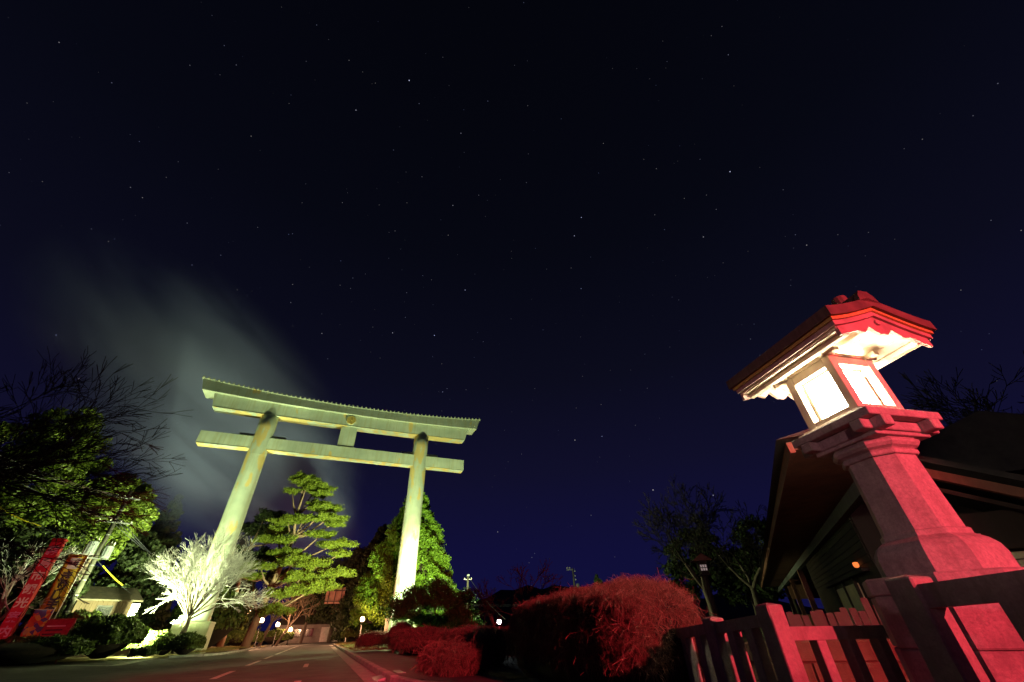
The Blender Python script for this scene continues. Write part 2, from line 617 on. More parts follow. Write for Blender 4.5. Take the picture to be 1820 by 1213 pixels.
def torii_paint(name, streak, rust, top=0.0):
    t = NT(name)
    co = t.coords()
    base = t.ramp(t.noise(co, .7, 5, .6), [(.35, (.38, .44, .37)), (.65, (.50, .55, .46))])
    st = t.noise(t.coords((4.5, 4.5, .22)), 1.1, 5, .65)
    b2 = t.mix(t.ramp(st, [(.48, (0, 0, 0)), (.66, (streak, streak, streak))]), base, (.36, .33, .16))
    pt = t.noise(t.coords((1.1, 1.1, .42)), .95, 3, .5)
    pt2 = t.noise(co, 7, 4, .7)
    ad = t.n('ShaderNodeMath', operation='MULTIPLY_ADD')
    t.l(pt2, ad.inputs[0])
    ad.inputs[1].default_value = .16
    t.l(pt, ad.inputs[2])
    lo = .69 - rust
    facv = ad.outputs[0]
    if top:
        sx = t.n('ShaderNodeSeparateXYZ')
        t.l(t.coords(), sx.inputs[0])
        mr = t.n('ShaderNodeMapRange')
        mr.inputs['From Min'].default_value, mr.inputs['From Max'].default_value = 12.5, 18.5
        mr.inputs['To Max'].default_value = top
        t.l(sx.outputs['Z'], mr.inputs['Value'])
        a2 = t.n('ShaderNodeMath', operation='ADD')
        t.l(facv, a2.inputs[0])
        t.l(mr.outputs[0], a2.inputs[1])
        facv = a2.outputs[0]
    b3 = t.mix(t.ramp(facv, [(lo, (0, 0, 0)), (lo + .05, (.85, .85, .85))]), b2, (.58, .43, .15))
    t.base(b3)
    t.rough(.55)
    t.bump(pt2, .12, .02)
    return t.m


M['torii'] = torii_paint('torii_paint', .5, -.02)
M['torii_pillar'] = torii_paint('torii_pillar_paint', .35, .02, .11)
M['torii_under'] = torii_paint('torii_peeling_paint', .4, .14)

# ------------------------------------------------------------------ the setting: ground, road, kerbs, verges, hills
RA = R_(-22.5)
AL = Vector((math.sin(RA), math.cos(RA), 0))      # along the road, away from the camera
NO = Vector((math.cos(RA), -math.sin(RA), 0))     # across, to the right


def rd(t, n, z=0.0):
    return AL * t + NO * n + Vector((0, 0, z))


def sheet(name, quads, mat, kind='structure', parent=None):
    V, F = [], []
    for q in quads:
        b = len(V)
        V += [tuple(p) for p in q]
        F.append(tuple(range(b, b + len(q))))
    me = bpy.data.meshes.new(name)
    me.from_pydata(V, [], F)
    o = link_mesh(name, me, mat, parent)
    if kind and parent is None:
        o['kind'] = kind
    return o


# ground: one gently uneven sheet out to the horizon
gx = np.concatenate([np.linspace(-900, -80, 12), np.linspace(-70, 70, 57), np.linspace(80, 900, 12)])
GX, GY = np.meshgrid(gx, gx)
GZ = -0.03 - 0.02 * np.abs(np.sin(GX * .7) * np.cos(GY * .6))
nn = len(gx)
V = np.stack([GX.ravel(), GY.ravel(), GZ.ravel()], 1)
ii = np.arange(nn * nn).reshape(nn, nn)
Fq = np.stack([ii[:-1, :-1].ravel(), ii[:-1, 1:].ravel(), ii[1:, 1:].ravel(), ii[1:, :-1].ravel()], 1)
setp(np_mesh('ground', V, Fq, M['earth']), kind='structure')

N_L, N_R, N_C = -6.1, 1.45, -2.4
# main road, bending gently to the right far away
def bend(t):
    return 0.0 if t < 62 else 0.0042 * (t - 62) ** 2


ts = list(range(-40, 60, 10)) + list(range(60, 150, 6))
sheet('road', [[rd(a, N_L + bend(a), .004), rd(a, N_R + bend(a), .004), rd(b, N_R + bend(b), .004), rd(b, N_L + bend(b), .004)] for a, b in zip(ts[:-1], ts[1:])], M['asphalt'])
# side road joining from the left
sheet('side_road', [[rd(14, -70, .0), rd(14, N_L, .0), rd(38.5, N_L, .0), rd(40.5, -70, .0)]], M['asphalt'])


def strip(name, p, q, w, mat, z=.010, label=None):
    p, q = Vector((p[0], p[1], 0)), Vector((q[0], q[1], 0))
    s = (q - p).normalized().cross(Vector((0, 0, 1))) * w / 2
    return sheet(name, [[p - s + Vector((0, 0, z)), p + s + Vector((0, 0, z)), q + s + Vector((0, 0, z)), q - s + Vector((0, 0, z))]], mat)


# painted markings
for t0 in (3, 15.2, 21.5, 27.8):
    strip('centre_line_marking', rd(t0, N_C), rd(t0 + (3.2 if t0 < 20 else 4.2), N_C), .16, M['paint'])
a = 34.0
while a < 110:
    strip('centre_line_marking', rd(a, N_C + bend(a)), rd(a + 5.6, N_C + bend(a + 5.6)), .17, M['paint'])
    a += 6.4
for t0 in (-4, 8.4, 16.0):
    strip('lane_marking', rd(t0 + (2.2 if t0 > 0 else 0), -.30), rd(t0 + 4.4, -.30), .15, M['paint'])
strip('stop_line_marking', (-19.05, 23.2), (-23.7, 31.6), .55, M['paint'])
strip('side_road_line_marking', (-27.6, 27.85), (-19.2, 23.2), .14, M['paint'])
strip('side_road_line_marking', (-44, 36.8), (-27.6, 27.85), .14, M['paint'])
strip('edge_line_marking', rd(39.0, N_L + .35), rd(62, N_L + .35), .12, M['paint'])


def kerb_run(name, pts, w=.16, h=.13, mat=None):
    """kerb stones laid end to end as children of one kerb"""
    top = empty(name)
    top['kind'] = 'structure'
    for p, q in zip(pts[:-1], pts[1:]):
        L = (q - p).length
        n = max(1, int(L / 1.2))
        for k in range(n):
            a_, b_ = p.lerp(q, k / n), p.lerp(q, (k + 1) / n)
            m = (a_ + b_) / 2
            mb = MB().box((0, 0, h / 2), (L / n - .012, w, h), bev=.015)
            o = mb.build('kerb_stone', mat or M['kerb'], top)
            o.location = (m.x, m.y, random.uniform(-.006, .004))
            o.rotation_euler = (0, 0, math.atan2(q.y - p.y, q.x - p.x) + random.gauss(0, .003))
    return top


right_pts = [rd(t, N_R + .09) for t in (10.5, 13, 18, 24, 32, 42, 54, 62)]
right_pts = [rd(8.2, N_R + .75), rd(9.2, N_R + .32)] + right_pts
kerb_run('kerb_right', right_pts)
kerb_run('kerb_left', [rd(37.2, N_L - 2.6), rd(38.0, N_L - .9), rd(39.6, N_L - .12), rd(46, N_L - .09), rd(54, N_L - .09), rd(62, N_L - .09)])
# gutter of concrete along the right kerb
sheet('gutter', [[rd(a, N_R - .42, .012), rd(a, N_R, .012), rd(b, N_R, .012), rd(b, N_R - .42, .012)] for a, b in ((8, 16), (16, 30), (30, 46), (46, 62))], M['kerb'])
# pavement and verges
sheet('pavement', [[rd(-20, N_R + .8, .115), rd(-20, 8, .115), rd(8.2, 8, .115), rd(8.2, N_R + .8, .115)],
                   [rd(8.2, N_R + .8, .115), rd(8.2, 3.1, .115), rd(30, 3.1, .115), rd(30, N_R + .17, .115), rd(10.5, N_R + .17, .115)]], M['paving'])


def mound(name, poly_fn, t0, t1, nt, nx, mat, hmax):
    V, idx = [], []
    for i in range(nt + 1):
        t = t0 + (t1 - t0) * i / nt
        n0, n1 = poly_fn(t)
        for j in range(nx + 1):
            u = j / nx
            z = .02 + hmax * min(1, u * 5) * min(1, i / 2 + .2) * (.75 + .25 * math.sin(t * .9 + j))
            V.append(rd(t, n0 + (n1 - n0) * u, z))
    for i in range(nt):
        for j in range(nx):
            a_ = i * (nx + 1) + j
            idx.append((a_, a_ + 1, a_ + nx + 2, a_ + nx + 1))
    me = bpy.data.meshes.new(name)
    me.from_pydata([tuple(v) for v in V], [], idx)
    o = link_mesh(name, me, mat, smooth=True)
    o['kind'] = 'structure'
    return o


mound('verge_left', lambda t: (N_L - .17 - (2.2 if t < 38.6 else 0), -34), 37.6, 75, 22, 14, M['verge'], .22)
mound('verge_right', lambda t: (N_R + .17 if t >= 30 else 3.1, 18), 9.5, 75, 34, 10, M['verge'], .20)


def grass_patch(name, label, n, fn, size=.10):
    P = np.array([fn() for _ in range(n)])
    T = P + np.stack([rng.normal(0, size * .4, n), rng.normal(0, size * .4, n), rng.uniform(size * .5, size * 1.3, n)], 1)
    V, F = sticks(P, T, np.full(n, .006), np.full(n, .002), 3)
    o = np_mesh(name, V, F, M['grass'])
    return setp(o, label, 'grass', kind='stuff')


def _vr():
    t, n = random.uniform(26, 58), random.uniform(N_R + .2, 5.5)
    return tuple(rd(t, n, .17))


def _vl():
    t, n = random.uniform(38.8, 60), random.uniform(-10.5, N_L - .2)
    return tuple(rd(t, n, .19))


grass_patch('verge_grass', 'dry winter grass on the right roadside verge', 9000, _vr, .12)
grass_patch('verge_grass', 'dry winter grass under the floodlit bare tree', 9000, _vl, .12)

# far hills
hv, hf = [], []
azs = np.linspace(-75, 75, 90)
for i, a_ in enumerate(azs):
    h = 13 + 9 * math.sin(a_ * .09 + 1.1) + 4 * math.sin(a_ * .31) + 1.2 * math.sin(a_ * 1.7)
    if -8 < a_ < 3:
        h += 7 * math.cos((a_ + 2.5) / 5.5 * math.pi / 2)
    p, q = pol(a_, 330), pol(a_, 520)
    hv += [(p.x, p.y, -1), (*((p * .45 + q * .55).xy), max(6, h * 1.25)), (q.x, q.y, -1)]
    if i:
        b = (i - 1) * 3
        hf += [(b, b + 3, b + 4, b + 1), (b + 1, b + 4, b + 5, b + 2)]
me = bpy.data.meshes.new('hills')
me.from_pydata(hv, [], hf)
setp(link_mesh('hills', me, M['leaf_dark'], smooth=True), kind='structure')

# ------------------------------------------------------------------ the great torii
TB = R_(24.5)
tor = empty('torii_gate', (math.sin(-TB) * 43.3 + .10 * math.cos(TB), math.cos(TB) * 43.3 + .10 * math.sin(TB), 0), TB,
            'giant pale green steel torii gate standing across the road', 'torii')
PX = 7.75
for sx in (-1, 1):
    mb = MB()
    zs = np.linspace(.3, 18.98, 15)
    mb.lathe([(.93 - .13 * (z / 19), z) for z in zs], 48)
    pil = mb.build('pillar', M['torii_pillar'], tor, True)
    pil.location.x = sx * PX
    for e_ in pil.data.polygons:
        if len(e_.vertices) > 4:
            e_.use_smooth = False
    # welded ring seams
    for z in (6.1, 11.6, 14.9):
        r = .93 - .13 * (z / 19)
        sm = MB().lathe([(r - .01, z - .04), (r + .012, z - .02), (r + .012, z + .02), (r - .01, z + .04)], 48, cap=False).build('weld_seam', M['torii_pillar'], pil, True)
    # square panelled foot
    ft = MB().box((0, 0, .93), (2.3, 2.3, 1.86)).build('foot_block', M['panelgreen'], tor)
    ft.location.x = sx * PX
    for face, (ax, ay) in enumerate(((0, -1), (-1, 0), (1, 0))):
        for k in range(3):
            o = (k - 1) * .77
            if ax == 0:
                b = MB().box((o, ay * 1.165, .98), (.735, .03, 1.84), bev=.01)
            else:
                b = MB().box((ax * 1.165, o, .98), (.03, .735, 1.84), bev=.01)
            b.build('foot_panel', M['panelgreen'], ft)
    MB().box((0, 0, 1.925), (2.4, 2.4, .13), bev=.02).build('foot_cap', M['panelgreen'], ft)


def sag(x, L):
    return (abs(x) / L) ** 2.2


def beam(name, half_top, half_bot, y_top, y_bot, ztop, zbot, mat, nseg=40):
    """beam along x with raked ends; ztop/zbot functions of x"""
    vs, fs = [], []
    for i in range(nseg + 1):
        u = -1 + 2 * i / nseg
        xt, xb = u * half_top, u * half_bot
        vs += [(xb, -y_bot, zbot(xb)), (xb, y_bot, zbot(xb)), (xt, y_top, ztop(xt)), (xt, -y_top, ztop(xt))]
    for i in range(nseg):
        for k in range(4):
            fs.append((i * 4 + k, i * 4 + (k + 1) % 4, i * 4 + 4 + (k + 1) % 4, i * 4 + 4 + k))
    fs += [(3, 2, 1, 0), tuple(nseg * 4 + k for k in range(4))]
    return MB().add(vs, fs).build(name, mat, tor)


kas = beam('top_lintel', 14.45, 14.05, .84, .98, lambda x: 21.0 + .75 * sag(x, 14.4), lambda x: 20.12 + .42 * sag(x, 14.4), M['torii'])
# metal ridge cap with its row of studs
cap = MB()
for i in range(40):
    x0, x1 = -14.55 + 29.1 * i / 40, -14.55 + 29.1 * (i + 1) / 40
    z0, z1 = 21.003 + .75 * sag(x0, 14.4), 21.003 + .75 * sag(x1, 14.4)
    cap.add([(x0, -.90, z0), (x1, -.90, z1), (x1, -.90, z1 + .07), (x0, -.90, z0 + .07), (x0, 0, z0 + .42), (x1, 0, z1 + .42), (x0, .90, z0 + .07), (x1, .90, z1 + .07), (x0, .90, z0), (x1, .90, z1)],
            [(0, 1, 2, 3), (3, 2, 5, 4), (4, 5, 7, 6), (6, 7, 9, 8), (8, 9, 1, 0)])
cap.build('roof_cap', M['torii'], kas)
st_me = None
for i in range(66):
    x = -14.4 + 28.8 * i / 65
    z = 21.06 + .75 * sag(x, 14.4)
    if st_me is None:
        b = MB().box((0, 0, .06), (.13, .22, .17), bev=.02).build('stud', M['torii'], kas)
        st_me = b.data
        b.location = (x, -.89, z)
    else:
        shared('stud', st_me, kas, (x, -.89, z))
beam('second_lintel', 13.05, 12.75, .62, .60, lambda x: 20.118 + .40 * sag(x, 14.4), lambda x: 18.94 + .16 * sag(x, 14.4), M['torii'])
# peeling soffit plates under the second lintel
for k in range(10):
    x0, x1 = -12.6 + 25.2 * k / 10 + .02, -12.6 + 25.2 * (k + 1) / 10 - .02
    z0, z1 = 18.937 + .16 * sag(x0, 14.4), 18.937 + .16 * sag(x1, 14.4)
    MB().add([(x0, -.63, z0 - .03), (x1, -.63, z1 - .03), (x1, .63, z1 - .03), (x0, .63, z0 - .03), (x0, -.63, z0), (x1, -.63, z1), (x1, .63, z1), (x0, .63, z0)],
             [(3, 2, 1, 0), (4, 5, 6, 7), (0, 1, 5, 4), (1, 2, 6, 5), (2, 3, 7, 6), (3, 0, 4, 7)]).build('soffit_plate', M['torii_under'], tor)
MB().box((0, 0, 16.1), (25.6, .92, 1.16), bev=.02).build('tie_beam', M['torii'], tor)
MB().box((0, 0, 15.49), (25.5, .96, .05)).build('tie_beam_soffit', M['torii_under'], tor)
MB().box((-.1, 0, 17.80), (1.62, .7, 2.2), bev=.02).build('centre_strut', M['torii'], tor)
for sx in (-1, 1):
    for so in (-1, 1):
        MB().box((sx * PX + so * 1.35, 0, 16.86), (1.35, .55, .22), bev=.02).build('wedge', M['torii'], tor)
# chrysanthemum crest: disc with sixteen petals
cr = empty('crest', (-.1, -.63, 19.52))
cr.parent = tor
cr.rotation_euler = (R_(90), 0, 0)
MB().lathe([(.50, 0), (.50, .10), (.46, .13)], 40).build('crest_disc', M['torii'], cr)
pet = None
for k in range(16):
    an = 2 * math.pi * k / 16
    if pet is None:
        q = []
        for s_ in range(9):
            w = math.pi * s_ / 8
            q.append((.40 + .085 * math.sin(w), .080 * -math.cos(w)))
        poly = [(.09, -.018)] + q + [(.09, .018)]
        vs = [(x, y, .131) for x, y in poly] + [(x * .97 + .008, y * .72, .20) for x, y in poly]
        n_ = len(poly)
        fs = [(i, (i + 1) % n_, n_ + (i + 1) % n_, n_ + i) for i in range(n_)] + [tuple(range(n_, 2 * n_))]
        o = MB().add(vs, fs).build('petal', M['gold'], cr)
        pet = o.data
    else:
        o = shared('petal', pet, cr)
    o.rotation_euler = (0, 0, an)
MB().lathe([(.085, .13), (.085, .22), (.05, .24)], 20).build('crest_centre', M['gold'], cr)

# ------------------------------------------------------------------ the near lantern
UA = R_(14.0)      # local x = across (to the right), local y = away
LC = Vector((3.33, 3.62, 0))
lan = empty('lantern', LC, UA, 'tall lit stone lantern with gabled roof glowing beside the fence', 'lantern')
# pedestal in courses of blocks
ped = MB().oct([(.47, 0), (.47, .93)], .30).build('pedestal', M['stone'], lan)
for z0, z1 in ((.0, .30), (.307, .60), (.607, .925)):
    MB().oct([(.492, z0), (.500, z0 + .010), (.500, z1 - .010), (.492, z1)], .30).build('pedestal_course', M['stone'], ped)
MB().oct([(.502, .928), (.510, .936), (.510, 1.030), (.498, 1.042)], .30).build('base_slab', M['stone'], lan)
MB().oct([(.365, 1.045), (.365, 1.16), (.352, 1.215), (.318, 1.262), (.272, 1.292), (.262, 1.30), (.262, 1.335), (.25, 1.345)], .30).build('plinth', M['stone'], lan)
MB().oct([(.242, 1.338), (.232, 1.62), (.226, 1.935)], .30).build('post', M['stone'], lan)
MB().oct([(.245, 1.932), (.252, 1.94), (.252, 1.968), (.236, 1.975), (.245, 1.985), (.275, 2.000), (.292, 2.024), (.292, 2.045), (.272, 2.062), (.272, 2.075)], .28).build('capital', M['stone'], lan)
MB().box((0, 0, 2.088), (.62, .62, .034), bev=.006).build('capital_plate', M['stone'], lan)
for s in (-1, 1):
    MB().box((s * .27, 0, 2.150), (.11, .86, .093), bev=.008).build('bracket_beam', M['stone'], lan)
    MB().box((0, s * .27, 2.152), (.86, .11, .084), bev=.008).build('bracket_beam', M['stone'], lan)
MB().box((0, 0, 2.235), (.83, .83, .072), bev=.006).build('tray', M['stone'], lan)
MB().box((0, 0, 2.286), (.72, .72, .030), bev=.005).build('tray_step', M['wood_white'], lan)
MB().box((0, 0, 2.314), (.64, .64, .026), bev=.005).build('tray_step', M['wood_white'], lan)
# fire box: frame of four posts and rails, paper panes set in
fb = empty('fire_box', (0, 0, 2.327))
fb.parent = lan
HB, ZB = .275, .585
for sx in (-1, 1):
    for sy in (-1, 1):
        MB().box((sx * (HB - .042), sy * (HB - .042), ZB / 2), (.084, .084, ZB), bev=.005).build('corner_post', M['wood_white'], fb)
for rot in range(4):
    g = R_(90 * rot)
    for z, h in ((ZB - .045, .088), (.032, .062)):
        o = MB().box((0, -(HB - .036), z), (2 * HB - .170, .062, h), bev=.004).build('rail', M['wood_white'], fb)
        o.rotation_euler.z = g
    # inner frame and paper set well back so that the reveals catch the light
    pf = MB()
    for sx in (-1, 1):
        pf.box((sx * .171, -(HB - .098), ZB / 2), (.024, .022, ZB - .02))
    pf.box((0, -(HB - .098), .065), (.318, .020, .024)).box((0, -(HB - .098), .495), (.318, .020, .024))
    pf.box((0, -(HB - .101), .28), (.318, .010, .008)).box((-.055, -(HB - .101), .28), (.008, .009, .40)).box((.055, -(HB - .101), .28), (.008, .009, .40))
    o = pf.build('pane_frame', M['wood_white'], fb)
    o.rotation_euler.z = g
    pn = MB().box((0, -(HB - .113), .280), (.320, .006, .41)).build('paper_pane', M['pane'], fb)
    pn.rotation_euler.z = g
# crossing plate beams on the fire box
for s in (-1, 1):
    MB().box((s * (HB - .03), 0, 2.935), (.062, .74, .046), bev=.004).build('plate_beam', M['wood_white'], lan)
    MB().box((0, s * (HB - .03), 2.936), (.74, .062, .038), bev=.004).build('plate_beam', M['wood_white'], lan)
for s in (-1, 1):
    MB().box((s * (HB - .03), 0, 2.985), (.10, .10, .07), bev=.006).build('bearing_block', M['wood_white'], lan)
# roof in layers over a concave gable profile
def zr(x, off, H=.63):
    return 3.120 + .205 * (1 - min(1, abs(x) / H)) ** 1.25 + off


def roof_layer(name, hx, y0, y1, off_top, off_bot, mat, parent, up=0.0):
    n = 16
    top = [(-hx + 2 * hx * i / n, 0) for i in range(n + 1)]
    pl = [(x, zr(x, off_top) + up * (abs(x) / hx) ** 3) for x, _ in top] + [(x, zr(x, off_bot) + up * (abs(x) / hx) ** 3) for x, _ in reversed(top)]
    vs = [(x, y0, z) for x, z in pl] + [(x, y1, z) for x, z in pl]
    m = len(pl)
    fs = [(k, (k + 1) % m, m + (k + 1) % m, m + k) for k in range(m)]
    for i in range(n):
        fs.append((i, i + 1, m - 2 - i, m - 1 - i)[::-1])
        fs.append(tuple(m + q for q in (i, i + 1, m - 2 - i, m - 1 - i)))
    return MB().add(vs, fs).build(name, mat, parent)


rf = empty('roof')
rf.parent = lan
roof_layer('roof_cover', .63, -.72, .69, 0, -.105, M['copper'], rf)
roof_layer('gold_strip', .602, -.692, .665, -.107, -.140, M['gold'], rf)
roof_layer('eave_board', .582, -.672, .645, -.142, -.190, M['wood_lan'], rf)
roof_layer('soffit_board', .548, -.642, .630, -.192, -.215, M['wood_white'], rf)
# soffit boards as laid planks on each slope
for s in (-1, 1):
    for k in range(4):
        x0, x1 = s * (.10 + .110 * k), s * (.10 + .110 * k + .104)
        za, zb_ = zr(x0, -.2155), zr(x1, -.2155)
        vs = [(x0, -.635, za), (x1, -.635, zb_), (x1, .635, zb_), (x0, .635, za), (x0, -.635, za - .012), (x1, -.635, zb_ - .012), (x1, .635, zb_ - .012), (x0, .635, za - .012)]
        MB().add(vs, [(0, 1, 2, 3), (7, 6, 5, 4), (0, 4, 5, 1), (1, 5, 6, 2), (2, 6, 7, 3), (3, 7, 4, 0)]).build('soffit_plank', M['wood_white'], rf)
MB().box((0, 0, 3.085), (.09, 1.22, .11), bev=.006).build('purlin', M['wood_white'], rf)
for s in (-1, 1):
    MB().box((s * .43, 0, 2.905), (.06, 1.25, .05), bev=.005).build('purlin', M['wood_white'], rf)
# bargeboards with cusped lower edge and pendant
for ye in (-1, 1):
    n = 24
    topl = [(-.54 + 1.08 * i / n) for i in range(n + 1)]

    def low(x):
        a_ = abs(x)
        d = .075 + .02 * (a_ / .6)
        for cx, cw, cd in ((.0, .10, .13), (.07, .045, .07), (.22, .09, .05)):
            if abs(a_ - cx) < cw:
                d += cd * (1 - abs(a_ - cx) / cw) ** .8
        return d
    pl = [(x, zr(x, -.1925)) for x in topl]
    plb = [(x, zr(x, -.1925) - low(x)) for x in topl]
    vs = [(x, ye * .650, z) for x, z in pl] + [(x, ye * .650, z) for x, z in plb] + [(x, ye * .618, z) for x, z in pl] + [(x, ye * .618, z) for x, z in plb]
    m = n + 1
    fs = []
    for i in range(n):
        fs += [(i, i + 1, m + i + 1, m + i), (2 * m + i, 3 * m + i, 3 * m + i + 1, 2 * m + i + 1), (m + i, m + i + 1, 3 * m + i + 1, 3 * m + i), (i, 2 * m + i, 2 * m + i + 1, i + 1)]
    fs += [(0, m, 3 * m, 2 * m), (n, 2 * m + n, 3 * m + n, m + n)]
    MB().add(vs, fs).build('bargeboard', M['wood_lan'], rf)
    MB().tube([(0, ye * .652, zr(0, -.27)), (0, ye * .668, zr(0, -.27))], .03, 6).build('pendant_boss', M['wood_lan'], rf)
# ridge with end blocks
MB().box((0, -.01, 3.345), (.15, 1.36, .075), bev=.01).build('ridge', M['copper'], rf)
MB().box((0, -.01, 3.397), (.10, 1.38, .034), bev=.006).build('ridge_cap', M['copper'], rf)
for s in (-1, 1):
    MB().prism([(-.12, 3.27), (.12, 3.27), (.10, 3.35), (.055, 3.41), (-.055, 3.41), (-.10, 3.35)], s * .665 - .01, s * .71 - .01).build('ridge_end', M['copper'], rf)
MB().tube([(0, -.50, 3.41), (0, -.50, 3.45), (0, -.50, 3.50), (0, -.50, 3.525)], [.05, .07, .065, .02], 12).build('finial', M['copper'], rf)

# ------------------------------------------------------------------ stone fences round the lantern
UU = Vector((-math.sin(UA), math.cos(UA), 0))
VV = Vector((math.cos(UA), math.sin(UA), 0))


def ab(a_, b_, z=0.0):
    return UU * a_ + VV * b_ + Vector((0, 0, z))


def fpost(parent, a_, b_, w, z1, name='post'):
    p = ab(a_, b_)
    o = MB().box((0, 0, z1 / 2), (w, w, z1), bev=.010)
    # shallow pyramid top
    o.add([(-w / 2 + .01, -w / 2 + .01, z1), (w / 2 - .01, -w / 2 + .01, z1), (w / 2 - .01, w / 2 - .01, z1), (-w / 2 + .01, w / 2 - .01, z1), (0, 0, z1 + .018)], [(0, 1, 4), (1, 2, 4), (2, 3, 4), (3, 0, 4)])
    q = o.build(name, M['fstone'], parent)
    q.location = p
    q.rotation_euler.z = UA
    return q


def frail(parent, p, q, h, w, name='top_rail'):
    """rail from p to q (top surface heights p.z, q.z)"""
    d = (q - p)
    s = Vector((-d.y, d.x, 0)).normalized() * w / 2
    dn = Vector((0, 0, -h))
    vs = [p - s, p + s, q + s, q - s, p - s + dn, p + s + dn, q + s + dn, q - s + dn]
    return MB().add(vs, [(0, 1, 2, 3), (7, 6, 5, 4), (0, 4, 5, 1), (1, 5, 6, 2), (2, 6, 7, 3), (3, 7, 4, 0)]).build(name, M['fstone'], parent)


B0 = 2.98
f1 = empty('stone_fence', ab(1.4, B0), 0, 'near dark stone fence panel in front of the lantern pedestal', 'fence')
f1.location = (0, 0, 0)
for a_, z in ((2.19, .985), (.60, 1.06)):
    fpost(f1, a_, B0, .17, z)
frail(f1, ab(2.105, B0, .945), ab(.685, B0, .995), .115, .125)
frail(f1, ab(2.105, B0, .24), ab(.685, B0, .26), .10, .11, 'bottom_rail')
for a_ in (1.72, 1.36, 1.00):
    o = MB().box((0, 0, .47), (.115, .115, .86), bev=.006).build('baluster', M['fstone'], f1)
    o.location = ab(a_, B0)
    o.rotation_euler.z = UA
f2 = empty('stone_fence', (0, 0, 0), 0, 'stone fence panel running from the corner post into the red hedge', 'fence')
fpost(f2, 3.40, B0, .155, .905)
fpost(f2, 4.19, B0, .150, .835)
fpost(f2, 5.05, B0, .150, .78)
frail(f2, ab(3.48, B0, .845), ab(4.115, B0, .80), .085, .10)
frail(f2, ab(4.265, B0, .795), ab(4.975, B0, .745), .085, .10)
frail(f2, ab(3.48, B0, .22), ab(4.115, B0, .20), .08, .09, 'bottom_rail')
frail(f2, ab(4.265, B0, .20), ab(4.975, B0, .18), .08, .09, 'bottom_rail')
for a_, h in ((3.68, .75), (3.93, .735), (4.45, .70), (4.72, .68)):
    o = MB().box((0, 0, h / 2), (.095, .095, h), bev=.006).build('baluster', M['fstone'], f2)
    o.location = ab(a_, B0)
    o.rotation_euler.z = UA
f3 = empty('stone_fence', (0, 0, 0), 0, 'low stone fence panel joining the corner post to the lantern pedestal', 'fence')
frail(f3, ab(3.40, B0 + .08, .755), ab(3.40, B0 + 1.35, .735), .09, .10)
frail(f3, ab(3.40, B0 + .08, .20), ab(3.40, B0 + 1.35, .20), .08, .09, 'bottom_rail')
for b_ in (.36, .66, .98):
    o = MB().box((0, 0, .33), (.09, .09, .66), bev=.006).build('baluster', M['fstone'], f3)
    o.location = ab(3.40, B0 + b_)
    o.rotation_euler.z = UA
for f_, bs in ((f1, ab(1.4, B0)), (f2, ab(4.2, B0)), (f3, ab(3.4, B0 + .7))):
    f_.location = bs
    for c_ in f_.children:
        c_.matrix_parent_inverse = Matrix.Translation(-bs)
# low wall of brown stone blocks behind the fence, picket fence on it
BA = R_(25.5)
BF = Vector((math.sin(BA), math.cos(BA), 0))
BL = Vector((math.cos(BA), -math.sin(BA), 0))


def fl(f_, l_, z=0.0):
    return BF * f_ + BL * l_ + Vector((0, 0, z))


wl_ = MB().box((0, 0, .30), (2.9, .26, .59)).build('block_wall', M['block'])
wl_.location = fl(6.9, 1.25)
wl_.rotation_euler.z = -BA
setp(wl_, 'low brown stone block wall behind the lantern fence', 'wall')
bl_me = None
for r in range(3):
    for k in range(7):
        x = -1.45 + .215 + k * .43 + (.215 if r % 2 else 0)
        if x > 1.3:
            continue
        if bl_me is None:
            o = MB().box((0, 0, 0), (.418, .05, .188), bev=.012).build('block', M['block'], wl_)
            bl_me = o.data
        else:
            o = shared('block', bl_me, wl_)
        o.location = (x, -.135 + random.uniform(-.006, .006), .10 + r * .198)
pk = empty('picket_fence', fl(8.2, .5), -BA, 'weathered brown picket fence above the block wall', 'fence')
pk_me = None
for k in range(17):
    h = .86 + .03 * math.sin(k * 1.7) + (.12 if k == 11 else 0) + k * .004
    if pk_me is None:
        o = MB().prism([(-.042, 0), (.042, 0), (.042, .99), (.03, 1.0), (-.03, 1.0), (-.042, .99)], -.012, .012).build('picket', M['picket'], pk)
        pk_me = o.data
    else:
        o = shared('picket', pk_me, pk)
    o.location = (-.10 + k * .098, random.uniform(-.006, .006), 0)
    o.scale = (1, 1, h)
    o.rotation_euler.y = random.gauss(0, .012)
for z in (.25, .68):
    MB().box((.69, .032, z), (1.8, .035, .07)).build('rail', M['picket'], pk)

# ------------------------------------------------------------------ the long hall on the right
hall = empty('shrine_hall', fl(22, 2.6), -BA, 'dark wooden hall with deep eaves behind the lantern', 'building')


def hbox(name, mat, f0, f1_, l0, l1, z0, z1, parent=hall, bev=0.0):
    o = MB().box(((l0 + l1) / 2 - 2.6, (f0 + f1_) / 2 - 22, (z0 + z1) / 2), (l1 - l0, f1_ - f0, z1 - z0), bev=bev).build(name, mat, parent)
    return o


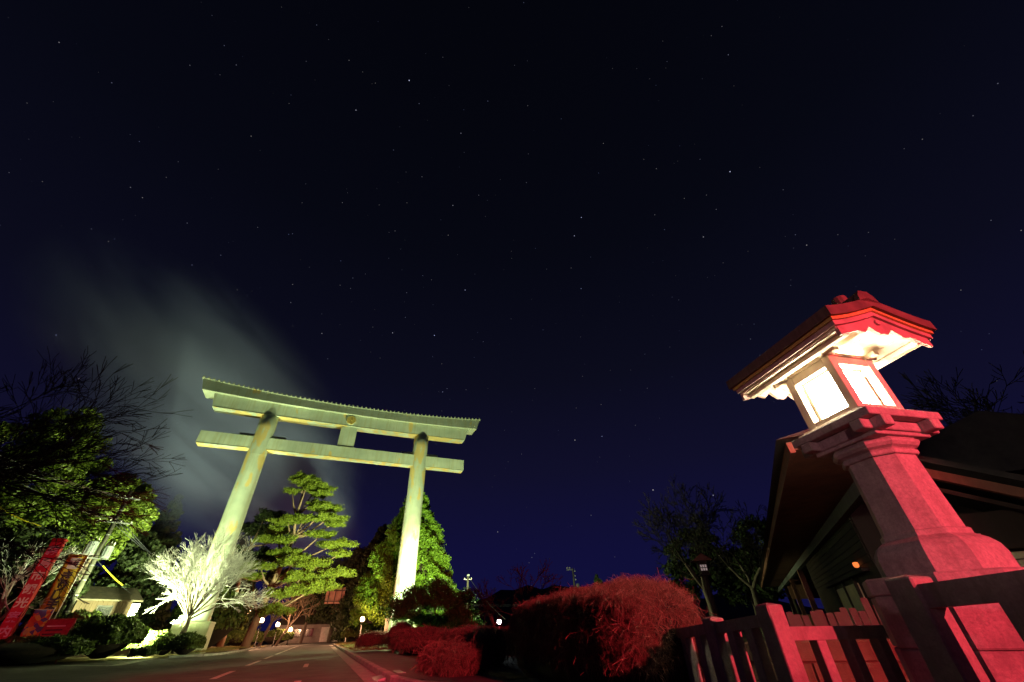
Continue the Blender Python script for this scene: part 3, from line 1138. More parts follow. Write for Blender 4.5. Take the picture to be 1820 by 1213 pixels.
hbox('wall', M['darkwood'], 11.6, 21.8, 2.55, 8.5, 0, 2.86)
hbox('eave_soffit', M['redwood'], 7.2, 44.0, 1.32, 2.62, 2.90, 2.96)
hbox('fascia', M['redwood'], 7.2, 44.0, 1.24, 1.315, 2.86, 3.03)
hbox('wall_plate', M['beamgrey'], 9.0, 43.5, 2.36, 2.52, 2.58, 2.80)
for nm, f0, f1_, pl in (('roof', 7.0, 44.3, [(1.1, 3.035), (2.7, 3.30), (2.7, 3.04)]), ('upper_roof', 11.4, 44.3, [(2.705, 3.04), (2.705, 3.30), (5.6, 4.3), (8.8, 3.04)])):
    MB().prism([(l_ - 2.6, z_) for l_, z_ in pl], f0 - 22, f1_ - 22).build(nm, M['roofdark'], hall)
for f_ in (23.6, 29.0, 34.6):
    hbox('porch_post', M['redwood'], f_, f_ + .2, 2.34, 2.54, 0, 2.58)
hbox('end_wall', M['redwood'], 35.2, 35.4, 2.6, 4.6, 1.85, 2.9)
hbox('end_wall_base', M['redwood'], 35.2, 35.4, 2.5, 4.6, 0, 1.05)
hbox('door_panel', M['cream'], 13.9, 16.9, 2.48, 2.548, .15, 1.48)
hbox('door_canopy', M['darkwood'], 12.2, 18.2, 2.40, 2.545, 1.60, 1.66)
for f_ in (13.85, 15.4, 16.95):
    hbox('door_post', M['darkwood'], f_ - .05, f_ + .05, 2.44, 2.50, 0, 1.59)
for k in range(8):
    z = 1.75 + k * .13
    hbox('wall_board', M['darkwood'], 11.7, 21.7, 2.525, 2.546, z, z + .12)
lo_ = MB().lathe([(.0, -.06), (.05, -.04), (.06, 0), (.05, .05), (.0, .06)], 12, cap=False).build('wall_lamp', M['lampamber'], hall, True)
lo_.location = (2.46 - 2.6, 12.8 - 22, 1.77)
# gabled wing nearer the camera, right of the lantern
wing = empty('gabled_wing', fl(9.6, 4.0), -BA, 'dark gabled wing with cream louvre right of the lantern', 'building')


def wbox(name, mat, f0, f1_, l0, l1, z0, z1, bev=0.0):
    return MB().box(((l0 + l1) / 2 - 4.0, (f0 + f1_) / 2 - 9.6, (z0 + z1) / 2), (l1 - l0, f1_ - f0, z1 - z0), bev=bev).build(name, mat, wing)


def wline(name, mat, l0, z0, l1, z1, th, f0, f1_):
    d = Vector((l1 - l0, 0, z1 - z0)).normalized()
    nrm = Vector((-d.z, 0, d.x)) * th
    pl = [(l0 - 4, z0), (l1 - 4, z1), (l1 - 4 + nrm.x, z1 + nrm.z), (l0 - 4 + nrm.x, z0 + nrm.z)]
    return MB().prism(pl, f0 - 9.6, f1_ - 9.6).build(name, mat, wing)


wbox('wall', M['darkwood'], 9.75, 16, 3.1, 8.4, 1.62, 2.15)
wbox('wall_lower', M['darkwood'], 9.95, 16, 3.1, 8.4, 0, 1.62)
wline('verge_board', M['redwood'], 2.4, 3.20, 6.6, .8 + .30, .15, 9.35, 9.45)
wline('inner_verge', M['darkwood'], 2.4, 3.02, 6.4, .8 + .22, .07, 9.50, 9.58)
wline('roof_slope', M['roofdark'], 2.6, 3.44, 7.0, 1.25, .10, 9.46, 16)
for k in range(9):
    z = .62 + k * .112
    o = MB().box((0, 0, 0), (3.0, .025, .10)).build('louvre_slat', M['cream'], wing)
    o.location = (4.75 - 4.0, 9.86 - 9.6, z)
    o.rotation_euler.x = R_(-22)
wbox('lintel', M['darkwood'], 9.66, 9.74, 3.0, 8.4, 1.60, 1.70)
wbox('sensor_box', M['white'], 9.60, 9.72, 3.52, 3.66, 1.77, 1.83)

# ------------------------------------------------------------------ vegetation
def hull_points(n, hx, hy, hz, round_=.35, top_only=False):
    """points and outward normals on a rounded box (superellipsoid) standing on z=0"""
    d = unit(rng.normal(size=(n * 2, 3)))
    d = d[d[:, 2] > -.25][:n]
    p = 2 / round_
    k = (np.abs(d) ** p).sum(1) ** (-1 / p)
    S = d * k[:, None]
    nrm = unit(np.sign(S) * np.abs(S) ** (p - 1))
    P = S * np.array([hx, hy, hz * .5]) + np.array([0, 0, hz * .5])
    nrm = unit(nrm / np.array([hx, hy, hz * .5]))
    P[:, 2] = np.maximum(P[:, 2], .02)
    return P, nrm


def wob(P, amp, sc):
    return amp * (np.sin(P[:, 0] * sc + 1.3) * np.cos(P[:, 1] * sc * 1.1 + .4) + .6 * np.sin(P[:, 2] * sc * 1.7 + P[:, 0] * sc * .6))


def hedge(name, label, loc, rz, dims, n, r=.0035, length=.30, depth=.12, round_=.45, mat='twig_hedge', group=None, sway=.7):
    hx, hy, hz = dims[0] / 2, dims[1] / 2, dims[2]
    top = empty(name, loc, rz, label, 'hedge', group)
    P, N = hull_points(n, hx, hy, hz, round_)
    P = P + N * (wob(P, .05, 3.0) + wob(P, .025, 9.0))[:, None]
    # fine twigs fork in every direction and end at the clipped surface
    n_ = len(P)
    D = unit(N * .8 + np.array([0, 0, .45]) + rng.normal(0, sway, (n_, 3)))
    tip = P + N * (rng.uniform(-depth, .0, (n_, 1)) + np.abs(rng.normal(0, .012, (n_, 1))))
    L = length * rng.uniform(.45, 1.3, (n_, 1))
    mid = tip - D * L * .5 + rng.normal(0, .014, (n_, 3))
    root = mid - unit(D + rng.normal(0, .35, (n_, 3)) + np.array([0, 0, .4])) * L * .5
    rr = r * rng.uniform(.6, 1.5, n_)
    groups = [sticks(root, mid, rr * 1.3, rr), sticks(mid, tip, rr, rr * .45)]
    for rep in range(2):
        k = rng.integers(0, n_, n_)
        d2 = unit(D[k] + rng.normal(0, .9, (n_, 3)))
        t2 = mid[k] + d2 * L[k] * rng.uniform(.2, .5, (n_, 1))
        groups.append(sticks(mid[k], t2, rr[k] * .7, rr[k] * .35))
    # main stems rising through the hedge
    ns = n_ // 60
    k = rng.integers(0, n_, ns)
    b0 = P[k] * np.array([.55, .8, .0]) + np.array([0, 0, .05])
    e0 = P[k] - N[k] * .06
    m0 = b0 * .45 + e0 * .55 + rng.normal(0, .05, (ns, 3)) + N[k] * .05 * np.array([1, 1, 0])
    groups += [sticks(b0, m0, np.full(ns, r * 2.6), np.full(ns, r * 1.7)), sticks(m0, e0, np.full(ns, r * 1.7), np.full(ns, r * .7))]
    V, F = join(groups)
    o = np_mesh('twigs', V, F, M[mat], top)
    o['kind'] = 'stuff'
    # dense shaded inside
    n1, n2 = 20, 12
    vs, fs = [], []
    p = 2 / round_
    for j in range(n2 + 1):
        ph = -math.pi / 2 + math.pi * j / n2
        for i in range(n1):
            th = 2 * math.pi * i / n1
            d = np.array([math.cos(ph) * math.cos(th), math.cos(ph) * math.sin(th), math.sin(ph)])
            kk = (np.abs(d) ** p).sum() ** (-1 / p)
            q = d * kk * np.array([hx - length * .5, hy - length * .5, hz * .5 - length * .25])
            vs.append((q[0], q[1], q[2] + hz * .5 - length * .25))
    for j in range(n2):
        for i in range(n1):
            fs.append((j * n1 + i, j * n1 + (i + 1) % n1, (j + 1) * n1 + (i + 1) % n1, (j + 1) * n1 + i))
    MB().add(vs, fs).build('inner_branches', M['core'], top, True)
    return top


def mid_ab(a_, b_):
    return ab(a_, b_)


hedge('clipped_hedge', 'big clipped bare-twig hedge glowing red beside the fence', ab(7.72, 2.86), UA, (1.35, 6.0, 1.30), 56000, .0019, .17, .12, .42, sway=.6)
hedge('clipped_hedge', 'low rounded red-lit hedge at the pavement edge in the foreground', rd(10.6, 2.72), -RA, (1.1, 2.3, .60), 9000, .0034, .24, .08, .6)
hedge('clipped_hedge', 'dark clipped hedge between the low red hedge and the big hedge', rd(14.2, 4.15), -RA, (1.5, 4.4, .92), 9000, .004, .26, .08, .5)
hedge('clipped_hedge', 'dark hedge mound below the small pine', rd(23.0, 4.3), -RA, (2.2, 6.0, 1.05), 7000, .006, .3, .1, .6)
hedge('clipped_hedge', 'pointed dark shrub just left of the small pine trunk', rd(28.5, 4.2), -RA, (1.5, 1.8, 1.35), 3000, .007, .3, .1, .9)
hedge('clipped_hedge', 'rounded dark shrub in front of the right torii foot', rd(31.5, 3.2), -RA, (2.2, 2.6, 1.0), 3500, .007, .3, .1, .8)
hedge('clipped_hedge', 'red-tinged hedge below the twin poles', pol(-4.2, 24), 0, (5.0, 1.6, .98), 7000, .006, .3, .1, .6)
hedge('clipped_hedge', 'dark foreground hedge in the lower left corner', pol(-55.5, 12.5), R_(40), (3.4, 1.4, .80), 5000, .005, .3, .1, .6)


def leaf_shrub(name, label, loc, dims, n, size, mat='leaf_shrub', group=None, round_=.85, cat='shrub', inner=True):
    top = empty(name, loc, 0, label, cat, group)
    P, N = hull_points(n, dims[0] / 2, dims[1] / 2, dims[2], round_)
    P = P + N * (wob(P, .06 * dims[2], 5.0) + rng.normal(0, .03 * dims[2], len(P)))[:, None]
    V, F = leaves(P, size, N, .45)
    o = np_mesh('foliage', V, F, M[mat], top)
    o['kind'] = 'stuff'
    if inner:
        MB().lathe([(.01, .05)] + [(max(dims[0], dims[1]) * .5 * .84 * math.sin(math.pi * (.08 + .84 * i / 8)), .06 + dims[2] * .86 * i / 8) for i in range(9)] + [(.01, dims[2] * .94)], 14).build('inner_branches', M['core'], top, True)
    return top


leaf_shrub('round_shrub', 'large dark clipped ball shrub left of the floodlight', pol(-40.7, 38.6, .1), (3.1, 3.1, 2.05), 8000, .13)
leaf_shrub('round_shrub', 'clipped dark shrub at the foot of the floodlit bare tree', pol(-34.6, 37.4, .1), (1.7, 1.6, 1.05), 4500, .10)
leaf_shrub('low_shrub', 'low leafy shrub overexposed by the floodlight behind it', pol(-37.9, 40.8, .1), (3.6, .9, 1.3), 7000, .11, inner=False)
leaf_shrub('low_shrub', 'small shrub between the ball shrub and the tree foot', pol(-37.4, 37.4, .1), (1.2, .9, .5), 2200, .10)
leaf_shrub('low_shrub', 'bright leafy shrub touching the left torii foot panel', pol(-36.2, 39.4, .1), (1.3, 1.2, 1.0), 2600, .11)
leaf_shrub('low_hedge', 'long dark hedge along the side road under the banners', pol(-45.4, 38.2, .05), (6.4, 2.2, 1.15), 8000, .13)
leaf_shrub('low_hedge', 'dark hedge at the far left below the red sign', pol(-50.5, 38.5, .05), (5.0, 2.2, 1.2), 5000, .13)
leaf_shrub('garden_shrub', 'green shrub between the red board and the hut', pol(-43.4, 42.0, .1), (3.2, 2.6, 2.3), 6000, .15)
leaf_shrub('garden_shrub', 'spiky pale-leaved plant beside the right torii foot', pol(-13.9, 37.5, .1), (.7, .7, 1.25), 900, .10, inner=False)
leaf_shrub('roadside_shrub', 'rounded shrub below the warm lamps on the left roadside', rd(64, -8.4, .1), (4.0, 3.0, 1.5), 4000, .2)
leaf_shrub('roadside_shrub', 'rounded shrub below the lamp on the right roadside', rd(58, 4.3, .1), (4.0, 3.4, 1.7), 5000, .2)
leaf_shrub('roadside_shrub', 'dark shrub at the far bend in front of the lit house', rd(78, -6.0, .1), (4.2, 3.0, 1.6), 3500, .2)
leaf_shrub('roadside_tree', 'bushy dark green shrub right of the floodlit bare tree', rd(55, -10.6, .1), (5.6, 5.2, 4.6), 11000, .22)


def bare_tree(name, label, loc, segs, mat, thick=.05, group=None, nside=3, trunkmat='bark'):
    top = empty(name, loc, 0, label, 'tree', group)
    big = [s for s in segs if s[2] > thick]
    small = [s for s in segs if s[2] <= thick]
    V, F = segs_mesh(big, 7)
    np_mesh('trunk', V, F, M[trunkmat], top, True)
    V, F = segs_mesh(small, nside)
    o = np_mesh('branches', V, F, M[mat], top)
    o['kind'] = 'stuff'
    return top


# white floodlit bare tree: umbrella of fine branches
random.seed(21)
segs = []
trunk = [(0, 0, 0), (.05, 0, .75), (.10, .03, 1.5), (.06, .02, 2.1)]
for p, q, r0, r1 in zip(trunk[:-1], trunk[1:], (.21, .18, .16), (.18, .16, .15)):
    segs.append((Vector(p), Vector(q), r0, r1, 9))
tipv = Vector(trunk[-1])


def fan(p, d, L, r, level):
    n = 3
    for i in range(n):
        nd = (d + Vector((random.gauss(0, .09), random.gauss(0, .09), random.gauss(0, .09) + .02))).normalized()
        q = p + nd * L / n
        r2 = max(.0075, r * .86)
        segs.append((p, q, r, r2, level))
        p, d, r = q, nd, r2
        if level and random.random() < .8:
            fan(p, (d + Vector((random.gauss(0, 1), random.gauss(0, 1), random.gauss(0, 1))).normalized() * .62).normalized(), L * random.uniform(.42, .62), max(.0075, r * .55), level - 1)
    if level:
        for k in range(2):
            fan(p, (d + Vector((random.gauss(0, 1), random.gauss(0, 1), random.gauss(0, 1))).normalized() * .38).normalized(), L * random.uniform(.55, .75), max(.0075, r * .62), level - 1)


for k in range(21):
    an = 2 * math.pi * (k * .382) + random.uniform(-.15, .15)
    el = R_(19 + 60 * ((k + .5) / 21) ** .8)
    d = Vector((math.cos(an) * math.cos(el), math.sin(an) * math.cos(el), math.sin(el)))
    fan(tipv + Vector((0, 0, random.uniform(-.4, 0))), d, random.uniform(1.9, 2.25), .06, 4)
print('white tree segs', len(segs))
bare_tree('bare_tree', 'white floodlit bare tree with umbrella crown before the left pillar', pol(-35.3, 39.0, .2), segs, 'twig_pale', .04, trunkmat='bark')

# bare branches reaching in from the left edge
random.seed(5)
segs = []
T0 = pol(-68.0, 13.0)
segs += [(Vector((0, 0, 0)), Vector((.1, .2, 2.4)), .24, .20, 9), (Vector((.1, .2, 2.4)), Vector((.4, .4, 3.6)), .20, .16, 9)]
side = Vector((math.cos(R_(62)), math.sin(R_(62)), 0))    # to the right as seen from the camera
for (z0, slope, L, r0, dep) in ((2.9, .06, 2.5, .065, .2), (3.1, .16, 2.5, .06, -.2), (3.3, .26, 2.7, .065, .3), (3.2, .30, 2.4, .06, -.1), (2.7, -.06, 2.3, .055, .5), (3.3, .34, 2.2, .055, .2), (3.0, .22, 2.3, .05, -.6), (2.6, .02, 2.4, .05, .9)):
    d = (side + Vector((0, 0, slope)) + Vector((-.88, .47, 0)).normalized() * dep * .5)
    branch(Vector((.3, .35, z0 - .45)), d, L, r0, 4, segs, spread=.50, ratio=.62, kids=3, wob=.12, up=.02, minr=.0055, rrat=.55)
print('left tree segs', len(segs))
bare_tree('bare_tree', 'dark bare tree reaching in from the left edge of the picture', T0, segs, 'twig_dark', .05, trunkmat='twig_dark')

# smaller bare trees by the road lamps, and reddish ones right of the torii
def small_bare(seed, label, loc, h, mat, lean=(0, 0), levels=4, group=None, minr=.012, kids=3, spread=.62):
    random.seed(seed)
    s = []
    d = Vector((lean[0], lean[1], 1)).normalized()
    p1 = d * h * .28
    s.append((Vector((0, 0, 0)), p1, h * .024, h * .018, 9))
    for k in range(4):
        an = 2 * math.pi * k / 4 + random.uniform(-.5, .5)
        dd = (d + Vector((math.cos(an), math.sin(an), 0)) * .75).normalized()
        branch(p1, dd, h * .28, h * .012, levels - 1, s, spread=spread, ratio=.68, kids=kids, wob=.15, up=.05, minr=minr, rrat=.6)
    return bare_tree('bare_tree', label, loc, s, mat, h * .010, group)


small_bare(31, 'warm-lit bare tree behind the leftmost road lamp', rd(67.5, -6.9), 9.0, 'twig_warm', (.35, 0))
small_bare(32, 'leaning bare tree beside the second road lamp', rd(72, -5.4), 8.0, 'twig_warm', (.5, .1))
small_bare(33, 'warm-lit bare tree above the lamp on the right roadside', rd(73, 4.8), 8.5, 'twig_warm', (-.4, 0))
small_bare(34, 'pale bare sapling right of the right roadside lamp', rd(64, 6.6), 6.5, 'twig_warm', (.1, 0))
small_bare(35, 'bare tree over the lit house at the far bend', rd(88, -3.0), 11.0, 'twig_warm', (.1, 0))
small_bare(36, 'dim red bare tree behind the big hedge beside the cold lamp', pol(.6, 22.0), 4.0, 'twig_dark', (-.05, 0), minr=.010)
small_bare(37, 'dim reddish bare tree near the twin utility poles', pol(-3.6, 27.0), 3.6, 'twig_dark', (.1, 0), minr=.010)
small_bare(38, 'tall dark bare tree right behind the big hedge', pol(22.0, 30.0), 8.6, 'twig_dark', (-.12, 0), 5, minr=.016)
small_bare(39, 'dark bare tree beside the hall eave', pol(26.2, 34.0), 9.0, 'twig_dark', (.05, 0), 5, minr=.016)
small_bare(40, 'dark bare tree towering behind the right roof', pol(53.5, 21.0), 8.8, 'twig_dark', (.05, 0), 5, minr=.012)
small_bare(41, 'pale bare thicket left of the utility pole', pol(-48.5, 43.0), 7.5, 'twig_pale', (.2, 0), 4)


def crown_tree(name, label, loc, trunk_h, r, blobs, mat, per=60, puff=.6, size=.26, npuff=260, group=None, barkmat='bark', squash=(1, 1, .8)):
    """trunk with limbs + crown built of leaf puffs over several lobes: blobs = [(x, y, z, rx, ry, rz)]"""
    top = empty(name, loc, 0, label, 'tree', group)
    mb = MB()
    mb.tube([(0, 0, 0), (.1, 0, trunk_h * .4), (-.05, .1, trunk_h * .75), (.05, 0, trunk_h)], [r * 1.25, r, r * .8, r * .5], 9)
    for b in blobs:
        mb.tube([(0, 0, trunk_h * .55), (b[0] * .5, b[1] * .5, (trunk_h * .55 + b[2]) / 2 + .2), (b[0], b[1], b[2])], [r * .5, r * .3, r * .1], 6)
    mb.build('trunk', M[barkmat], top, True)
    C = []
    w = np.array([b[3] * b[4] + b[3] * b[5] for b in blobs])
    w = w / w.sum()
    for b, ww in zip(blobs, w):
        n = max(8, int(npuff * ww))
        d = unit(rng.normal(size=(n, 3)))
        rr = rng.uniform(.62, 1.08, (n, 1))
        C.append(np.array(b[:3]) + d * rr * np.array(b[3:6]))
    C = np.concatenate(C)
    V, F = puffs(C, puff * rng.uniform(.6, 1.3, len(C)), per, size, squash)
    o = np_mesh('crown', V, F, M[mat], top)
    o['kind'] = 'stuff'
    return top


# trees at the left, lit by the floodlight
crown_tree('evergreen_tree', 'tall evergreen lit yellow-green behind the left bare branches', pol(-51.8, 56), 13, .45,
           [(0, 0, 14.5, 4.6, 4.4, 4.2), (-3, 0, 11, 3.8, 3.6, 3.4), (2.6, -.5, 11.5, 3.4, 3.4, 3.6), (0, 0, 8, 4.4, 4, 3), (1.0, 0, 17.2, 2.6, 2.6, 2.2)], 'leaf_broad', 130, .70, .17, 460)
crown_tree('evergreen_tree', 'bright green evergreen right behind the utility pole', pol(-44.9, 54), 10, .38,
           [(-.3, 0, 12.0, 2.5, 2.8, 2.0), (1.1, 0, 10.6, 2.0, 2.6, 2.0), (-1.4, 0, 10.4, 2.2, 2.4, 2.2), (1.0, 0, 8.6, 1.5, 1.6, 1.4), (-.8, 0, 8.2, 1.6, 1.6, 1.6)], 'leaf_broad', 140, .52, .14, 460)
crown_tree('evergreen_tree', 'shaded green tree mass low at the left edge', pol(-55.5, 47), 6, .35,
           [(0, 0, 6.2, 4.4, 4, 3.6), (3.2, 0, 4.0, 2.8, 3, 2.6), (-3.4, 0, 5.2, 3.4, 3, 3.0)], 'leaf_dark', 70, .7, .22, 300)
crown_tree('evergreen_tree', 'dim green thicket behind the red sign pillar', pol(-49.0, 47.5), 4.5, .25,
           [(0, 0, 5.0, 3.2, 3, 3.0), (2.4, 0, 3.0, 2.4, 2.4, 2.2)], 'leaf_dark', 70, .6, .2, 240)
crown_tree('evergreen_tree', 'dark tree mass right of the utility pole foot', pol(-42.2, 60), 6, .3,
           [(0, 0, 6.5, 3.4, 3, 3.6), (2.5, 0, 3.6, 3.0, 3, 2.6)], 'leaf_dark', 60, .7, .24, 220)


def conifer(name, label, loc, h, rb, mat, npuff=520, per=60, puff=.55, size=.22, group=None, lump=.12, z0=.6):
    top = empty(name, loc, 0, label, 'tree', group)
    MB().tube([(0, 0, 0), (0, 0, h * .5), (0, 0, h * .97)], [rb * .10, rb * .06, .03], 8).build('trunk', M['bark'], top, True)
    u = rng.uniform(0, 1, npuff) ** .62
    z = z0 + (h - z0) * (1 - u)
    prof = rb * np.minimum(1, (u ** .80) * 1.02) * np.where(u > .88, 1 - (u - .88) * 1.5, 1)
    an = rng.uniform(0, 2 * math.pi, npuff)
    rr = prof * (1 + lump * np.sin(an * 5 + z * 1.9) + rng.normal(0, .06, npuff))
    C = np.stack([np.cos(an) * rr, np.sin(an) * rr, z], 1)
    pr = puff * rng.uniform(.65, 1.25, npuff) * np.clip(u * 1.6 + .25, .3, 1)
    V, F = puffs(C, pr, per, size, (1, 1, .75))
    o = np_mesh('crown', V, F, M[mat], top)
    o['kind'] = 'stuff'
    # dark inner branches fill
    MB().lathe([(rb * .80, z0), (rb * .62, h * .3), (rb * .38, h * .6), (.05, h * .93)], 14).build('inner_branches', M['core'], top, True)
    return top


conifer('cypress_tree', 'big conical cypress lit bright green behind the right pillar', pol(-13.9, 52.5), 16.2, 4.9, 'leaf_cyp', 1700, 120, .50, .105, z0=1.8, lump=.22)
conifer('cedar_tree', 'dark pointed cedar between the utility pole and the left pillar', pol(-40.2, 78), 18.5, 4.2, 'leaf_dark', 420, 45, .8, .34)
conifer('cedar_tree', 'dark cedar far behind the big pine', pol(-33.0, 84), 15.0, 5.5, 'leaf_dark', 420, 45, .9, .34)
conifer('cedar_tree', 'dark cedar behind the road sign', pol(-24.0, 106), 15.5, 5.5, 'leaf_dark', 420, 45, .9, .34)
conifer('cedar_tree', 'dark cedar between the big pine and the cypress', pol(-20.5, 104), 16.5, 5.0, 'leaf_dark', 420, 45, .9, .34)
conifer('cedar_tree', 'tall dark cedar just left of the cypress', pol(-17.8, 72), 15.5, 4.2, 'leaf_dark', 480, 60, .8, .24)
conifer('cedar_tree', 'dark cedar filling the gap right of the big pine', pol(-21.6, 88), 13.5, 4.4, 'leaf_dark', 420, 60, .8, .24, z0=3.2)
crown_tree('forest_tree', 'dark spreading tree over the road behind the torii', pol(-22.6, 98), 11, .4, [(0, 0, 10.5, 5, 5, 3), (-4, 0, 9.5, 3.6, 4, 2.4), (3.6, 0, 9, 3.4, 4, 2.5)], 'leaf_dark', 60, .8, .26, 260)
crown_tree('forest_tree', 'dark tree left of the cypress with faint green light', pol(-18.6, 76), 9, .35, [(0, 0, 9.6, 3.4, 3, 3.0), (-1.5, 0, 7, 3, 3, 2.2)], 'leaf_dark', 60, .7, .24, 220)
for az_, d_, h_, lb in ((21.5, 46, 8.3, 'round dark tree rising behind the big hedge'), (29.6, 42, 8.0, 'dark tree against the hall eave'),
                        (26.0, 48, 6.5, 'low dark tree between the two round ones'), (49.0, 24, 7.0, 'dark tree crown right of the lantern capital'), (55.5, 27, 7.4, 'dark tree crown at the right edge of the picture')):
    crown_tree('forest_tree', lb, pol(az_, d_), h_ * .7, .25, [(0, 0, h_ * .74, h_ * .30, h_ * .3, h_ * .25), (-h_ * .2, 0, h_ * .52, h_ * .22, h_ * .2, h_ * .18), (h_ * .2, 0, h_ * .55, h_ * .24, h_ * .2, h_ * .2)], 'leaf_dark', 45, .55, .2, 190)
conifer('cedar_tree', 'small dark conifer tip above the big hedge', pol(9.5, 45), 4.9, .9, 'leaf_dark', 90, 40, .4, .2)


# big pine with lit pads of needles
def pine(name, label, loc, path, limbs, pads, mat='leaf_pine', r=.42, per=900, size=.20, dens=1.0, flat=.72):
    top = empty(name, loc, 0, label, 'tree')
    mb = MB()
    n = len(path)
    mb.tube(path, [r * (1 - .86 * i / (n - 1)) for i in range(n)], 9)
    for p in limbs:
        m = len(p) - 1
        mb.tube(p[:-1] if False else p[:], None or [r0 for r0 in np.linspace(r * .36, r * .07, len(p))], 6)
    mb.build('trunk', M['bark_pine'], top, True)
    parts = []
    for (x, y, z, rx, ry, rz) in pads:
        nn_ = int(per * dens * (rx * ry))
        d = unit(rng.normal(size=(nn_, 3)))
        rr = rng.uniform(.25, 1.0, (nn_, 1)) ** .5
        ph = rng.uniform(0, 6.28, 3)
        lum = 1 + .30 * np.sin(d[:, :1] * 7 + d[:, 1:2] * 5 + ph[0]) + .18 * np.sin(d[:, 1:2] * 13 + ph[1])
        C = np.array([x, y, z]) + d * rr * lum * np.array([rx, ry, rz * flat]) + np.array([0, 0, .07]) * np.sin(d[:, :1] * 4 + ph[2]) * rx
        # needles in tufts, standing up
        k = 3
        C = np.repeat(C, k, 0) + rng.normal(0, .10, (nn_ * k, 3)) * np.array([1, 1, .6])
        parts.append(leaves(C, size, np.repeat(unit(d + np.array([0, 0, .5])), k, 0), .3, 4.2))
    V, F = join(parts)
    o = np_mesh('needles', V, F, M[mat], top)
    o['kind'] = 'stuff'
    return top


def limb_to(path, i, pad, sag=.25):
    a_ = Vector(path[i])
    b_ = Vector(pad[:3])
    m = a_.lerp(b_, .5) + Vector((0, 0, -sag))
    return [a_, m, b_]


path = [(0, 0, 0), (.45, 0, 2.6), (.9, .1, 5.0), (1.4, 0, 7.2), (1.9, -.1, 9.6), (1.5, 0, 12.0), (1.5, 0, 14.4)]
pads = [(1.2, 0, 16.1, 1.6, 1.4, .42), (.2, 0, 14.7, .8, .8, .3), (2.9, .2, 15.0, 1.7, 1.3, .42), (2.0, -.4, 15.6, 1.5, 1.2, .4), (3.6, .2, 14.3, 1.2, 1, .35),
        (4.6, .2, 12.7, 1.6, 1.3, .45), (5.4, 0, 11.6, 1.6, 1.3, .4), (3.6, .2, 13.2, 1.1, 1.0, .35), (6.0, .3, 11.0, 1.0, .9, .3),
        (1.0, -.5, 11.3, 1.8, 1.3, .42), (2.7, -.3, 11.6, 1.3, 1.1, .38), (-.2, .4, 10.6, 1.1, 1.0, .35),
        (.6, -.6, 9.4, 1.9, 1.3, .38), (6.6, .3, 8.9, 1.8, 1.3, .42), (5.0, 0, 9.9, 1.4, 1.1, .35), (7.4, .3, 8.0, 1.0, .9, .35),
        (-.6, -.5, 7.0, 1.6, 1.1, .35), (3.0, -.4, 7.4, 2.0, 1.4, .5), (4.9, 0, 7.0, 1.7, 1.4, .5), (4.2, -.4, 5.9, 1.9, 1.4, .5), (2.0, -.6, 8.2, 1.5, 1.2, .4),
        (2.6, -.8, 4.5, 1.6, 1.3, .5), (5.8, 0, 5.0, 2.0, 1.5, .6), (2.2, -.6, 3.1, 1.5, 1.3, .5), (7.4, .5, 6.2, 1.6, 1.3, .45), (-1.6, .4, 6.2, 1.0, .9, .3)]
limbs = [limb_to(path, min(6, max(1, int((p[2] - 1.6) / 2.35))), p, .3) for p in pads]
pine('pine_tree', 'tall pine with bright layered pads between the torii pillars', pol(-29.6, 54.0), path, limbs, pads, per=950, size=.062)
path = [(0, 0, 0), (.2, 0, 3), (-.3, .1, 6.4), (-.1, 0, 9.4), (.4, 0, 12.5)]
pads = [(-6.4, 0, 8.2, 1.3, 1, .6), (-5.6, 0, 7.5, 1.4, 1, .6), (-2.6, .4, 9, 2, 1.6, .7), (1.2, .5, 12.6, 2.2, 1.8, .8), (2.6, .6, 10.6, 2, 1.6, .8), (-1, .6, 11.4, 2, 1.7, .8), (1.6, .4, 8.4, 2.2, 1.8, .9), (-1.6, .2, 6.6, 1.8, 1.5, .7), (3.4, .8, 6.4, 2, 1.8, .8)]
limbs = [limb_to(path, min(4, max(1, int(p[2] / 3))), p, .4) for p in pads]
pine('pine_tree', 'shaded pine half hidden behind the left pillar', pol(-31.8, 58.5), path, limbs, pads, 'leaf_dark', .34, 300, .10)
path = [(0, 0, 0), (-.05, 0, .7), (.1, 0, 1.3), (-.1, .1, 1.9), (.15, 0, 2.5)]
pads = [(-1.9, -.2, 1.75, 1.0, .7, .35), (-2.3, -.1, 2.2, .8, .6, .35), (-1.1, -.3, 2.35, .9, .7, .4), (-1.5, .1, 2.8, .8, .6, .35), (.2, -.2, 2.3, 1.1, .8, .45), (.1, 0, 3.0, 1.0, .8, .4), (1.2, 0, 2.3, 1.0, .8, .45),
        (1.5, .2, 1.6, 1.0, .8, .35), (.7, -.2, 1.3, .9, .7, .35), (1.9, .1, .95, .9, .7, .3), (.2, .4, .9, .8, .7, .3), (-.7, .2, 1.35, .9, .7, .3), (2.0, 0, 2.5, .5, .5, .3)]
limbs = [limb_to(path, min(4, max(1, int(p[2] / .8))), p, .08) for p in pads]
pine('pine_tree', 'small twisted garden pine backlit below the right pillar', pol(-10.3, 30.5, .1), path, limbs, pads, 'leaf_smallpine', .13, 1500, .045, flat=1.25)

